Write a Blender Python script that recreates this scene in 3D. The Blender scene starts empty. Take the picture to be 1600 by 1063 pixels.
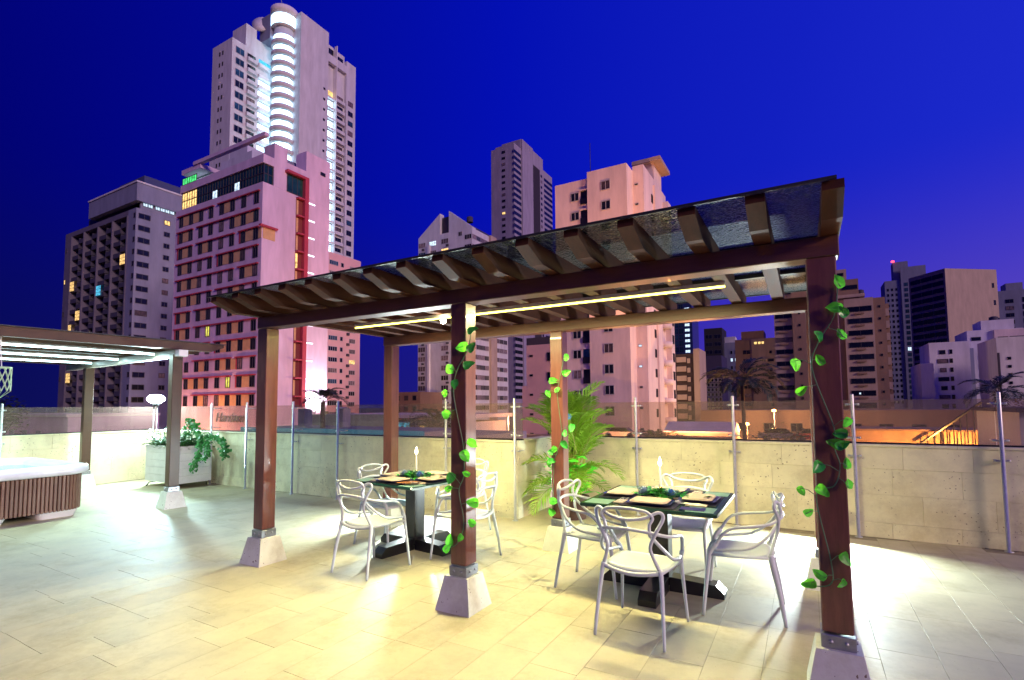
import bpy, math, random
from mathutils import Vector, Matrix
random.seed(7)
S = bpy.context.scene
R = math.radians
# ------------------------------------------------------------------ camera
yaw, pitch, roll = 0.5179, 0.0651, -0.0078
cy, sy, cp, sp = math.cos(yaw), math.sin(yaw), math.cos(pitch), math.sin(pitch)
cf = Vector((-sy*cp, cy*cp, sp)); cr0 = Vector((cy, sy, 0)); cu0 = cr0.cross(cf)
cr = math.cos(roll)*cr0 + math.sin(roll)*cu0
cu = -math.sin(roll)*cr0 + math.cos(roll)*cu0
cam = bpy.data.cameras.new('camera'); camo = bpy.data.objects.new('camera', cam)
S.collection.objects.link(camo); S.camera = camo
cam.sensor_width = 36; cam.sensor_fit = 'HORIZONTAL'
cam.lens = 803.7/1600*36; cam.shift_y = 49.65/1600
cam.clip_start = 0.05; cam.clip_end = 6000
m = Matrix((cr, cu, -cf)).transposed().to_4x4(); m.translation = (4.819, -3.358, 1.55)
camo.matrix_world = m
# ------------------------------------------------------------------ world: dusk sky
W = bpy.data.worlds.new('World'); S.world = W; W.use_nodes = True
nt = W.node_tree; nt.nodes.clear()
def N(t, nt=nt, **k):
    n = nt.nodes.new(t)
    for a, b in k.items(): setattr(n, a, b)
    return n
def ramp(nt, stops, fac):
    n = nt.nodes.new('ShaderNodeValToRGB'); e = n.color_ramp.elements
    e[0].position, e[0].color = stops[0][0], (*stops[0][1], 1)
    e[1].position, e[1].color = stops[-1][0], (*stops[-1][1], 1)
    for p, c in stops[1:-1]:
        q = e.new(p); q.color = (*c, 1)
    nt.links.new(fac, n.inputs[0]); return n.outputs[0]
tc = N('ShaderNodeTexCoord'); nrm = N('ShaderNodeVectorMath', operation='NORMALIZE')
nt.links.new(tc.outputs['Generated'], nrm.inputs[0])
dt = N('ShaderNodeVectorMath', operation='DOT_PRODUCT'); dt.inputs[1].default_value = (.87, .50, 0)
nt.links.new(nrm.outputs[0], dt.inputs[0])
mr = N('ShaderNodeMapRange'); mr.inputs[1].default_value = -.72; mr.inputs[2].default_value = .72
nt.links.new(dt.outputs['Value'], mr.inputs[0])
sx = N('ShaderNodeSeparateXYZ'); nt.links.new(nrm.outputs[0], sx.inputs[0])
me = N('ShaderNodeMapRange'); me.inputs[1].default_value = -0.02; me.inputs[2].default_value = .40; me.interpolation_type = 'SMOOTHSTEP'
nt.links.new(sx.outputs[2], me.inputs[0])
up = ramp(nt, [(0, (.0004, .0006, .15)), (.5, (.001, .005, .44)), (.8, (.006, .014, .52)), (1, (.012, .024, .60))], mr.outputs[0])
lo = ramp(nt, [(0, (.003, .004, .085)), (.45, (.012, .010, .21)), (.72, (.050, .028, .36)), (1, (.12, .065, .46))], mr.outputs[0])
mx = N('ShaderNodeMix', data_type='RGBA')
nt.links.new(me.outputs[0], mx.inputs[0]); nt.links.new(lo, mx.inputs[6]); nt.links.new(up, mx.inputs[7])
bg = N('ShaderNodeBackground'); bg.inputs[1].default_value = 0.84
nt.links.new(mx.outputs[2], bg.inputs[0])
out = N('ShaderNodeOutputWorld'); nt.links.new(bg.outputs[0], out.inputs[0])
# ------------------------------------------------------------------ afterglow / city glow as one low soft sun
sl = bpy.data.lights.new('sun', 'SUN'); sl.energy = 1.5; sl.angle = R(12); sl.color = (1.0, .68, .60)
so = bpy.data.objects.new('sun', sl); S.collection.objects.link(so)
el = R(17); tos = Vector((.93*math.cos(el), -.36*math.cos(el), math.sin(el)))
so.rotation_euler = tos.to_track_quat('Z', 'Y').to_euler()
S.view_settings.view_transform = 'Standard'; S.view_settings.look = 'None'
S.view_settings.exposure = 0.28; S.view_settings.gamma = 1.0; S.view_settings.use_curve_mapping = False
S.render.engine = 'CYCLES'
S.cycles.use_denoising = True
S.cycles.max_bounces = 7; S.cycles.transparent_max_bounces = 16; S.cycles.sample_clamp_indirect = 4
S.cycles.caustics_reflective = False; S.cycles.caustics_refractive = False
COL = S.collection
# ------------------------------------------------------------------ materials
M = {}
def mat(name, col, rough=.6, metal=0, var=.12, scale=6, bump=0, bscale=40, spec=.5, objvar=0, coat=0, rgb2=None, stretch=None):
    if name in M: return M[name]
    a = bpy.data.materials.new(name); a.use_nodes = True; t = a.node_tree; L = t.links
    b = t.nodes['Principled BSDF']
    b.inputs['Roughness'].default_value = rough; b.inputs['Metallic'].default_value = metal
    b.inputs['Specular IOR Level'].default_value = spec; b.inputs['Coat Weight'].default_value = coat
    c = N('ShaderNodeTexCoord', t); v = c.outputs['Object']
    if stretch:
        mp = N('ShaderNodeMapping', t); mp.inputs['Scale'].default_value = stretch
        L.new(v, mp.inputs[0]); v = mp.outputs[0]
    n = N('ShaderNodeTexNoise', t); n.inputs['Scale'].default_value = scale; n.inputs['Detail'].default_value = 6; n.inputs['Roughness'].default_value = .65
    L.new(v, n.inputs['Vector'])
    c1 = tuple(x*(1-var*1.6) for x in col); c2 = rgb2 or tuple(min(1, x*(1+var*1.3)) for x in col)
    o = ramp(t, [(.3, c1), (.7, c2)], n.outputs[0])
    if objvar:
        oi = N('ShaderNodeObjectInfo', t); h = N('ShaderNodeHueSaturation', t)
        q = N('ShaderNodeMapRange', t); q.inputs[3].default_value = 1-objvar; q.inputs[4].default_value = 1+objvar
        L.new(oi.outputs['Random'], q.inputs[0]); L.new(q.outputs[0], h.inputs['Value']); L.new(o, h.inputs['Color']); o = h.outputs[0]
    L.new(o, b.inputs['Base Color'])
    if rough > .15:
        rr = N('ShaderNodeMapRange', t); rr.inputs[3].default_value = rough*.85; rr.inputs[4].default_value = min(1, rough*1.15)
        L.new(n.outputs[0], rr.inputs[0]); L.new(rr.outputs[0], b.inputs['Roughness'])
    if bump:
        n2 = N('ShaderNodeTexNoise', t); n2.inputs['Scale'].default_value = bscale; n2.inputs['Detail'].default_value = 5
        L.new(v, n2.inputs['Vector'])
        bp = N('ShaderNodeBump', t); bp.inputs['Strength'].default_value = bump; bp.inputs['Distance'].default_value = .01
        L.new(n2.outputs[0], bp.inputs['Height']); L.new(bp.outputs[0], b.inputs['Normal'])
    M[name] = a; return a
def emis(name, col, s):
    if name in M: return M[name]
    a = bpy.data.materials.new(name); a.use_nodes = True; t = a.node_tree; t.nodes.clear()
    e = N('ShaderNodeEmission', t); e.inputs[0].default_value = (*col, 1); e.inputs[1].default_value = s
    o = N('ShaderNodeOutputMaterial', t); t.links.new(e.outputs[0], o.inputs[0]); M[name] = a; return a
def litroom(name, col, s):   # lit window: emission broken by curtain folds
    a = bpy.data.materials.new(name); a.use_nodes = True; t = a.node_tree; t.nodes.clear()
    c = N('ShaderNodeTexCoord', t); n = N('ShaderNodeTexNoise', t); n.inputs['Scale'].default_value = 1.9; n.inputs['Detail'].default_value = 4
    t.links.new(c.outputs['Object'], n.inputs['Vector'])
    o1 = ramp(t, [(.35, tuple(x*.35 for x in col)), (.6, col)], n.outputs[0])
    e = N('ShaderNodeEmission', t); e.inputs[1].default_value = s; t.links.new(o1, e.inputs[0])
    o = N('ShaderNodeOutputMaterial', t); t.links.new(e.outputs[0], o.inputs[0]); M[name] = a; return a
def travertine(name, col, rough, pit=.5, objvar=.06, scale=1.0, spec=.5):
    a = bpy.data.materials.new(name); a.use_nodes = True; t = a.node_tree; L = t.links; b = t.nodes['Principled BSDF']
    c = N('ShaderNodeTexCoord', t); gm = N('ShaderNodeNewGeometry', t)
    n = N('ShaderNodeTexNoise', t); n.inputs['Scale'].default_value = 3*scale; n.inputs['Detail'].default_value = 9; n.inputs['Roughness'].default_value = .7
    L.new(gm.outputs['Position'], n.inputs['Vector'])
    base0 = ramp(t, [(.28, tuple(x*.80 for x in col)), (.5, col), (.74, tuple(min(1, x*1.12) for x in col))], n.outputs[0])
    sn = N('ShaderNodeTexNoise', t); sn.inputs['Scale'].default_value = .9; sn.inputs['Detail'].default_value = 8; sn.inputs['Roughness'].default_value = .75
    L.new(gm.outputs['Position'], sn.inputs['Vector'])
    st_ = ramp(t, [(.36, (.74, .70, .62)), (.50, (1, 1, 1))], sn.outputs[0])
    mm_ = N('ShaderNodeMix', t, data_type='RGBA'); mm_.blend_type = 'MULTIPLY'; mm_.inputs[0].default_value = .8
    L.new(base0, mm_.inputs[6]); L.new(st_, mm_.inputs[7]); base = mm_.outputs[2]
    vo = N('ShaderNodeTexVoronoi', t); vo.inputs['Scale'].default_value = 24*scale; vo.inputs['Randomness'].default_value = 1
    n3 = N('ShaderNodeTexNoise', t); n3.inputs['Scale'].default_value = 40; L.new(gm.outputs['Position'], n3.inputs['Vector'])
    ad = N('ShaderNodeMix', t, data_type='RGBA'); ad.inputs[0].default_value = .04
    L.new(gm.outputs['Position'], ad.inputs[6]); L.new(n3.outputs['Color'], ad.inputs[7]); L.new(ad.outputs[2], vo.inputs['Vector'])
    big = N('ShaderNodeTexNoise', t); big.inputs['Scale'].default_value = 2.3; L.new(gm.outputs['Position'], big.inputs['Vector'])
    th = N('ShaderNodeMapRange', t); th.inputs[1].default_value = .45; th.inputs[2].default_value = .75; th.inputs[3].default_value = .05; th.inputs[4].default_value = .25*pit+.05
    L.new(big.outputs[0], th.inputs[0])
    ls = N('ShaderNodeMath', t, operation='LESS_THAN'); L.new(vo.outputs['Distance'], ls.inputs[0]); L.new(th.outputs[0], ls.inputs[1])
    k = N('ShaderNodeMath', t, operation='MULTIPLY'); k.inputs[1].default_value = min(1, pit*1.6); L.new(ls.outputs[0], k.inputs[0])
    mxx = N('ShaderNodeMix', t, data_type='RGBA'); mxx.inputs[7].default_value = (col[0]*.28, col[1]*.22, col[2]*.18, 1)
    L.new(k.outputs[0], mxx.inputs[0]); L.new(base, mxx.inputs[6])
    oi = N('ShaderNodeObjectInfo', t); h = N('ShaderNodeHueSaturation', t)
    q = N('ShaderNodeMapRange', t); q.inputs[3].default_value = 1-objvar; q.inputs[4].default_value = 1+objvar
    L.new(oi.outputs['Random'], q.inputs[0]); L.new(q.outputs[0], h.inputs['Value']); L.new(mxx.outputs[2], h.inputs['Color'])
    L.new(h.outputs[0], b.inputs['Base Color'])
    rr = N('ShaderNodeMapRange', t); rr.inputs[3].default_value = rough*.7; rr.inputs[4].default_value = min(1, rough*1.4)
    L.new(n.outputs[0], rr.inputs[0]); L.new(rr.outputs[0], b.inputs['Roughness']); b.inputs['Specular IOR Level'].default_value = spec
    bp = N('ShaderNodeBump', t); bp.inputs['Strength'].default_value = .35; bp.inputs['Distance'].default_value = .004; bp.invert = True
    L.new(k.outputs[0], bp.inputs['Height']); L.new(bp.outputs[0], b.inputs['Normal'])
    M[name] = a; return a
def glassy(name, tint, trans, rough=.03, diffuse=0, dcol=(.5, .4, .35), bump=0, ior=1.5):
    a = bpy.data.materials.new(name); a.use_nodes = True; t = a.node_tree; t.nodes.clear(); L = t.links
    g = N('ShaderNodeBsdfGlossy', t); g.inputs['Roughness'].default_value = rough
    tr = N('ShaderNodeBsdfTransparent', t); tr.inputs[0].default_value = (*tint, 1)
    f = N('ShaderNodeFresnel', t); f.inputs[0].default_value = ior
    gb = N('ShaderNodeNewGeometry', t); inv = N('ShaderNodeMath', t, operation='SUBTRACT'); inv.inputs[0].default_value = 1; L.new(gb.outputs['Backfacing'], inv.inputs[1])
    ff = N('ShaderNodeMath', t, operation='MULTIPLY'); L.new(f.outputs[0], ff.inputs[0]); L.new(inv.outputs[0], ff.inputs[1])
    m1 = N('ShaderNodeMixShader', t); L.new(ff.outputs[0], m1.inputs[0]); L.new(tr.outputs[0], m1.inputs[1]); L.new(g.outputs[0], m1.inputs[2])
    d = N('ShaderNodeBsdfDiffuse', t); d.inputs[0].default_value = (*dcol, 1)
    m2 = N('ShaderNodeMixShader', t); m2.inputs[0].default_value = diffuse; L.new(m1.outputs[0], m2.inputs[1]); L.new(d.outputs[0], m2.inputs[2])
    if bump:
        c = N('ShaderNodeTexCoord', t); vo = N('ShaderNodeTexVoronoi', t); vo.inputs['Scale'].default_value = 55
        L.new(c.outputs['Object'], vo.inputs['Vector']); bp = N('ShaderNodeBump', t); bp.inputs['Strength'].default_value = bump; bp.inputs['Distance'].default_value = .01
        L.new(vo.outputs['Distance'], bp.inputs['Height'])
        L.new(bp.outputs[0], g.inputs['Normal']); L.new(bp.outputs[0], d.inputs['Normal']); L.new(bp.outputs[0], f.inputs['Normal'])
        rm = ramp(t, [(0, tuple(min(1, x*1.25) for x in tint)), (.45, tuple(x*.45 for x in tint))], vo.outputs['Distance'])
        fm = N('ShaderNodeMath', t, operation='MULTIPLY'); fm.inputs[1].default_value = .6; L.new(ff.outputs[0], fm.inputs[0]); L.new(fm.outputs[0], m1.inputs[0])
        L.new(rm, tr.inputs[0])
    o = N('ShaderNodeOutputMaterial', t); L.new(m2.outputs[0], o.inputs[0]); M[name] = a; return a

STONE = travertine('floor_stone', (.54, .50, .31), .55, pit=.22, objvar=.05, spec=.35)
WALLS = travertine('wall_stone', (.82, .79, .52), .75, pit=.75, objvar=.05)
PEDS = travertine('footing_stone', (.74, .78, .66), .8, pit=1.0, objvar=.03)
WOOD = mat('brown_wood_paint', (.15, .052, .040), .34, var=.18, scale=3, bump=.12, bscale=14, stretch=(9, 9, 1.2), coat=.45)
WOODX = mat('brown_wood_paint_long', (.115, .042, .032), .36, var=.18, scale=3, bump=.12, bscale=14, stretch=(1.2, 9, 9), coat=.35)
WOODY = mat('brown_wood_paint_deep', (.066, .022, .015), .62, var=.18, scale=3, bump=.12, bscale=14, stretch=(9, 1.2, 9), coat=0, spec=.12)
WOOD2 = mat('dark_umber_paint', (.085, .045, .026), .4, var=.15, scale=3, bump=.1, bscale=14)
GALV = mat('galvanised_steel', (.42, .44, .46), .38, metal=.85, var=.1, scale=30, bump=.1)
STEEL = mat('brushed_steel', (.62, .64, .60), .35, metal=.55, var=.05, scale=20)
BLACK = mat('black_paint', (.012, .012, .014), .3, var=.2)
CHAIR = mat('white_grey_plastic', (.74, .82, .76), .42, var=.04, bump=.04, bscale=90, scale=4)
WHITE = mat('white_paint', (.78, .78, .76), .5, var=.05, bump=.08)
ACRYL = mat('white_acrylic', (.78, .80, .82), .2, var=.04, coat=.3)
SLAT = mat('brown_cabinet_slat', (.17, .085, .055), .45, var=.2, stretch=(20, 20, 1.5), bump=.1, objvar=.15)
LEAFM = mat('bright_vine_leaf', (.12, .78, .06), .35, var=.25, scale=14, objvar=.25)
def translucent(m_, col, f):
    t = m_.node_tree; b = t.nodes['Principled BSDF']; o = [n for n in t.nodes if n.type == 'OUTPUT_MATERIAL'][0]
    tr = N('ShaderNodeBsdfTranslucent', t); tr.inputs[0].default_value = (*col, 1); mx_ = N('ShaderNodeMixShader', t); mx_.inputs[0].default_value = f
    t.links.new(b.outputs[0], mx_.inputs[1]); t.links.new(tr.outputs[0], mx_.inputs[2]); t.links.new(mx_.outputs[0], o.inputs[0])
translucent(LEAFM, (.22, .95, .06), .42)
VSTEM = mat('vine_stem', (.10, .22, .12), .5)
PALMG = mat('palm_leaf', (.36, .74, .07), .45, var=.4, scale=2.5, objvar=.35, rgb2=(.28, .42, .03))
PALMD = mat('dark_palm_leaf', (.022, .045, .018), .5, var=.4, scale=2, objvar=.3)
PSTEM = mat('palm_stem', (.30, .34, .06), .5)
translucent(PALMG, (.42, .80, .06), .40)
SHRUB = mat('shrub_leaf', (.045, .19, .02), .45, var=.4, scale=9, objvar=.3)
TREEG = mat('tree_leaf', (.05, .08, .02), .6, var=.45, scale=1.2)
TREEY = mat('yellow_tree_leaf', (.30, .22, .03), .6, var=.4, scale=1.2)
BARK = mat('bark', (.08, .055, .04), .85, bump=.4, bscale=20)
GLASS = glassy('railing_glass', (.86, .80, .76), .8, rough=.02, diffuse=.11, dcol=(.60, .46, .38))
ROOFS = glassy('textured_roof_sheet', (.62, .76, .74), .5, rough=.3, diffuse=.20, dcol=(.14, .19, .20), bump=.8, ior=1.10)
ROOFD = mat('dark_roof_edge', (.02, .018, .018), .5)
TGLAS = mat('green_black_table_glass', (.012, .050, .036), .08, var=.2, spec=.45)
TFROS = mat('frosted_green_glass', (.20, .38, .30), .35, var=.08)
TEDGE = mat('table_edge_glass', (.35, .48, .45), .15)
NAVY = mat('navy_plate', (.05, .06, .20), .25, var=.1)
LINEN = mat('beige_napkin', (.60, .50, .38), .8, var=.08, bump=.3, bscale=160)
PLACE = mat('dark_placemat', (.018, .016, .028), .45, var=.2, bump=.2, bscale=200)
WAX = mat('white_wax', (.85, .82, .72), .5, var=.03)
BRASS = mat('brass', (.75, .55, .15), .25, metal=1)
BLUEF = mat('blue_petal', (.08, .28, .75), .5, var=.3, scale=20)
PALEF = mat('pale_petal', (.55, .68, .80), .5, var=.2, scale=20)
FLAME = emis('candle_flame', (1, .78, .40), 28)
LEDY = emis('yellow_led', (1, .88, .12), 7)
LEDB = emis('warm_bulb', (1, .86, .45), 90)
LEDW = emis('cool_led', (.62, .95, 1), 12)
LAMPW = emis('cool_lamp_face', (.75, .92, 1), 220)
FLOODW = emis('flood_face', (.80, .95, 1), 30)
# ------------------------------------------------------------------ mesh builder
class MB:
    def __init__(s): s.v = []; s.f = []; s.mi = []; s.sm = []
    def add(s, vs, fs, mi=0, smooth=False):
        o = len(s.v); s.v += [tuple(p) for p in vs]
        for f in fs: s.f.append(tuple(i+o for i in f)); s.mi.append(mi); s.sm.append(smooth)
        return s
    def box(s, x0, x1, y0, y1, z0, z1, mi=0):
        if x0 > x1: x0, x1 = x1, x0
        if y0 > y1: y0, y1 = y1, y0
        return s.add([(x0, y0, z0), (x1, y0, z0), (x1, y1, z0), (x0, y1, z0), (x0, y0, z1), (x1, y0, z1), (x1, y1, z1), (x0, y1, z1)],
              [(0, 3, 2, 1), (4, 5, 6, 7), (0, 1, 5, 4), (1, 2, 6, 5), (2, 3, 7, 6), (3, 0, 4, 7)], mi)
    def bev(s, x0, x1, y0, y1, z0, z1, b=.004, mi=0):   # box with chamfered edges
        vs = []
        for z, k in ((z0, b), (z0+b, 0), (z1-b, 0), (z1, b)):
            X0, X1, Y0, Y1 = x0+k, x1-k, y0+k, y1-k
            vs += [(X0+b, Y0, z), (X1-b, Y0, z), (X1, Y0+b, z), (X1, Y1-b, z), (X1-b, Y1, z), (X0+b, Y1, z), (X0, Y1-b, z), (X0, Y0+b, z)]
        fs = [tuple(range(7, -1, -1)), tuple(range(24, 32))]
        for r in range(3):
            for i in range(8): j = (i+1) % 8; fs.append((r*8+i, r*8+j, r*8+8+j, r*8+8+i))
        return s.add(vs, fs, mi)
    def prism(s, poly, a, b, axis='x', mi=0):   # extrude 2D polygon along axis
        n = len(poly)
        def P(t, p): return (t, p[0], p[1]) if axis == 'x' else ((p[0], t, p[1]) if axis == 'y' else (p[0], p[1], t))
        vs = [P(a, p) for p in poly]+[P(b, p) for p in poly]
        fs = [tuple(range(n)), tuple(range(2*n-1, n-1, -1))]+[(i, i+n, (i+1) % n+n, (i+1) % n) for i in range(n)]
        return s.add(vs, fs, mi)
    def frus(s, h0, z0, h1, z1, mi=0, cx=0, cy=0):
        vs = [(cx+a*h0, cy+b*h0, z0) for a, b in ((-1, -1), (1, -1), (1, 1), (-1, 1))]+[(cx+a*h1, cy+b*h1, z1) for a, b in ((-1, -1), (1, -1), (1, 1), (-1, 1))]
        return s.add(vs, [(3, 2, 1, 0), (4, 5, 6, 7), (0, 1, 5, 4), (1, 2, 6, 5), (2, 3, 7, 6), (3, 0, 4, 7)], mi)
    def tube(s, pts, rad, n=8, mi=0, caps=True, flat=1.0):
        pts = [Vector(p) for p in pts]; m = len(pts)
        if not hasattr(rad, '__len__'): rad = [rad]*m
        vs = []; ref = None
        for i, p in enumerate(pts):
            d = (pts[min(i+1, m-1)]-pts[max(i-1, 0)])
            d = d.normalized() if d.length > 1e-9 else Vector((0, 0, 1))
            if ref is None:
                ref = Vector((0, 0, 1)) if abs(d.z) < .9 else Vector((1, 0, 0))
            a = (ref-d*ref.dot(d)).normalized(); b = d.cross(a); ref = a
            for k in range(n):
                t = 2*math.pi*k/n; vs.append(p+a*(math.cos(t)*rad[i])+b*(math.sin(t)*rad[i]*flat))
        fs = [(i*n+k, i*n+(k+1) % n, (i+1)*n+(k+1) % n, (i+1)*n+k) for i in range(m-1) for k in range(n)]
        if caps: fs += [tuple(range(n-1, -1, -1)), tuple(range((m-1)*n, m*n))]
        return s.add(vs, fs, mi, n > 5)
    def lathe(s, prof, n=16, mi=0, c=(0, 0, 0)):
        vs = [(c[0]+r*math.cos(2*math.pi*k/n), c[1]+r*math.sin(2*math.pi*k/n), c[2]+z) for r, z in prof for k in range(n)]
        fs = [(i*n+k, i*n+(k+1) % n, (i+1)*n+(k+1) % n, (i+1)*n+k) for i in range(len(prof)-1) for k in range(n)]
        return s.add(vs, fs, mi, True)
    def mesh(s, name, mats):
        me = bpy.data.meshes.new(name); me.from_pydata(s.v, [], s.f)
        for a in (mats if isinstance(mats, (list, tuple)) else [mats]): me.materials.append(a)
        me.polygons.foreach_set('material_index', s.mi); me.polygons.foreach_set('use_smooth', s.sm)
        me.update(); return me
    def obj(s, name, mats, parent=None, loc=(0, 0, 0), rz=0, label=None):
        return mobj(name, s.mesh(name, mats), parent, loc, rz, label)
def mobj(name, me, parent=None, loc=(0, 0, 0), rz=0, label=None):
    o = bpy.data.objects.new(name, me); COL.objects.link(o); o.location = loc; o.rotation_euler = (0, 0, rz)
    if parent: o.parent = parent
    if label: o['label'] = label
    return o
def tag(o, label=None, cat=None, group=None, kind=None):
    if label: o['label'] = label
    if cat: o['category'] = cat
    if group: o['group'] = group
    if kind: o['kind'] = kind
    return o
def thing(name, label, cat, loc=(0, 0, 0), rz=0, group=None):
    o = bpy.data.objects.new(name, None); o.empty_display_size = .1; COL.objects.link(o); o.location = loc; o.rotation_euler = (0, 0, rz)
    return tag(o, label, cat, group)
def copy_tree(o, parent=None):
    c = o.copy(); COL.objects.link(c); c.parent = parent
    for ch in list(o.children): copy_tree(ch, c)
    return c
def smooth_path(pts, n=6):   # Catmull-Rom
    P = [Vector(p) for p in pts]; P = [P[0]*2-P[1]]+P+[P[-1]*2-P[-2]]; o = []
    for i in range(1, len(P)-2):
        for k in range(n):
            t = k/n; a, b, c, d = P[i-1], P[i], P[i+1], P[i+2]
            o.append(.5*((2*b)+(c-a)*t+(2*a-5*b+4*c-d)*t*t+(3*b-a-3*c+d)*t**3))
    o.append(P[-2]); return o
def lamp(kind, name, parent, loc, energy, color, **k):
    l = bpy.data.lights.new(name, kind); l.energy = energy; l.color = color
    for a, b in k.items():
        if a != 'aim': setattr(l, a, b)
    o = bpy.data.objects.new(name, l); COL.objects.link(o); o.location = loc
    if 'aim' in k: o.rotation_euler = Vector(k['aim']).to_track_quat('-Z', 'Y').to_euler()
    if parent: o.parent = parent
    return o
# ================================================================== SETTING
GZ = -13.0
gnd = MB().add([(-3000, -3000, 0), (3000, -3000, 0), (3000, 3000, 0), (-3000, 3000, 0)], [(0, 1, 2, 3)]).obj('ground', mat('city_ground', (.07, .06, .055), .9, scale=.05, var=.4), loc=(0, 0, GZ)); tag(gnd, kind='structure')
rd = MB().add([(-250, 28, 0), (250, 28, 0), (250, 40, 0), (-250, 40, 0)], [(0, 1, 2, 3)]).obj('road', mat('asphalt', (.05, .05, .05), .8, scale=2), loc=(0, 0, GZ+.02)); tag(rd, kind='structure')
# terrace slab and tiles
flo = MB().box(-8.2, 9.5, -9, 4.2, -.4, -.0035).obj('terrace_floor', mat('grout', (.30, .26, .16), .9, var=.2)); tag(flo, kind='structure')
TW, TL, J = .307, .614, .0012
tmesh = [MB().bev(-TW/2+J, TW/2-J, -TL/2+J, TL/2-J, -.012, 0, .0006).mesh('tile', STONE) for _ in range(1)][0]
camp = Vector((4.819, -3.358)); vd = Vector((-sy, cy))
tiles = []
nx = int(17.7/TW)
for i in range(nx):
    x = -8.05+TW*(i+.5); off = random.choice((0, .165, .33, .49))+random.uniform(-.01, .01)
    y = -9+off-TL
    while y < 4.2:
        yc = y+TL/2
        p = Vector((x, yc))-camp; dep = p.dot(vd); lat = p.x*cy+p.y*sy
        inside = (x < -7.85 or yc > 4.05 or (x < 1.3 and yc > 3.1))
        if not inside and dep > .9 and abs(lat) < dep*1.06+.5: tiles.append((p.length, x, yc))
        y += TL
tiles.sort()
for k, (d, x, y) in enumerate(tiles[:300]):
    o = mobj('tile', tmesh, flo, (x, y, random.uniform(-.0001, .0001)))
mb = MB()
for d, x, y in tiles[300:]:
    mb.bev(x-TW/2+J, x+TW/2-J, y-TL/2+J, y+TL/2-J, -.012, random.uniform(-.0001, .0001), .0006)
rest = mb.obj('tile_field', STONE, flo); rest['kind'] = 'stuff'
# ------------------------------------------------------------------ parapet walls
def wall(name, label, origin, ang, length, thick=.16, top=1.065, seed=0, z_rows=(0, .17, .49, .785, 1.035)):
    # local: x along the wall, -y is the terrace face
    t = thing(name, label, 'wall', origin, ang)
    MB().box(0, length, .012, thick, -.4, top-.03).obj('core', mat('mortar', (.50, .46, .30), .9), t)
    rnd = random.Random(seed)
    for r in range(4):
        x = -rnd.uniform(0, .5) if r else 0
        while x < length:
            w = .61 if r != 1 and r != 2 else .615
            a, b = max(0, x), min(length, x+w)
            if b-a > .03:
                pr = rnd.uniform(0, .001)+(.006 if r == 0 else 0)+(.005 if r == 3 else 0)
                MB().bev(a+.0009, b-.0009, -pr, .012, z_rows[r]+.0009, z_rows[r+1]-.0009, .0009).obj('stone_panel', WALLS, t)
            x += w
    x = 0
    while x < length:
        b = min(length, x+1.22)
        MB().bev(x+.001, b-.001, -.018, thick+.01, top-.03, top, .004).obj('coping', WALLS, t); x += 1.22
    return t
wall('parapet_wall', 'pitted cream stone parapet behind the left table, planter to inner corner', (-7.9, 2.86, 0), 0, 9.25, seed=1)
wall('parapet_wall', 'cream stone parapet with pits at far right behind the purple post', (1.35, 3.96, 0), 0, 8.2, seed=2)
wall('parapet_wall', 'short shaded stone return wall beside the areca palm', (1.35, 2.875, 0), R(90), 1.08, seed=3)
wall('parapet_wall', 'plain stone parapet running behind the hot tub at left', (-7.9, -7.5, 0), R(90), 10.35, seed=4)
# return wall facing +x needs its face outward: local -y of a 90deg wall faces +x, which is right for both
# ------------------------------------------------------------------ glass railing
def railing(label, origin, ang, posts, length, back=.12):
    t = thing('glass_railing', label, 'glass railing', origin, ang)
    pm = MB().lathe([(.001, 1.652), (.017, 1.650), (.019, 1.645), (.019, 0.006), (.04, .006), (.04, 0)], 14).mesh('railing_post', STEEL)
    cm = MB().box(-.065, .065, .018, .030, -.010, .010).lathe([(.0, .012), (.016, .012), (.016, -.012), (0, -.012)], 10, c=(-.055, .026, 0)).lathe([(.0, .012), (.016, .012), (.016, -.012), (0, -.012)], 10, c=(.055, .026, 0)) \
        .tube([(-.055, .03, 0), (-.055, back, 0)], .006, 6).tube([(.055, .03, 0), (.055, back, 0)], .006, 6).mesh('clamp', STEEL)
    for x in posts:
        p = mobj('railing_post', pm, t, (x, 0, 0))
        for z in (1.53, .93) if True else (): mobj('clamp', cm, p, (0, 0, z))
        mobj('clamp', cm, p, (0, 0, 1.14))
    xs = [0]+[x for x in posts if .3 < x < length-.3]+[length]
    for a, b in zip(xs[:-1], xs[1:]):
        MB().box(a+.006, b-.006, back, back+.01, 1.07, 1.582).obj('glass_panel', GLASS, t)
    MB().box(0, length, back-.012, back+.022, 1.066, 1.084).obj('gasket', BLACK, t)
    return t
railing('steel posts and clear glass behind the left table, on the middle parapet', (-7.75, 2.77, 0), 0, [2.0, 3.17, 4.53, 5.68, 6.80, 7.95, 9.11], 9.15, .17)
railing('steel posts and tinted glass at the right, beyond the right table', (1.38, 3.88, 0), 0, [1.33, 2.61, 3.91, 5.20, 6.5], 8.1, .16)
railing('steel framed glass behind the hot tub, along the left parapet', (-7.80, -7.4, 0), R(90), [1.7, 3.1, 4.5, 5.9, 7.57], 10.2, .12)
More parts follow.
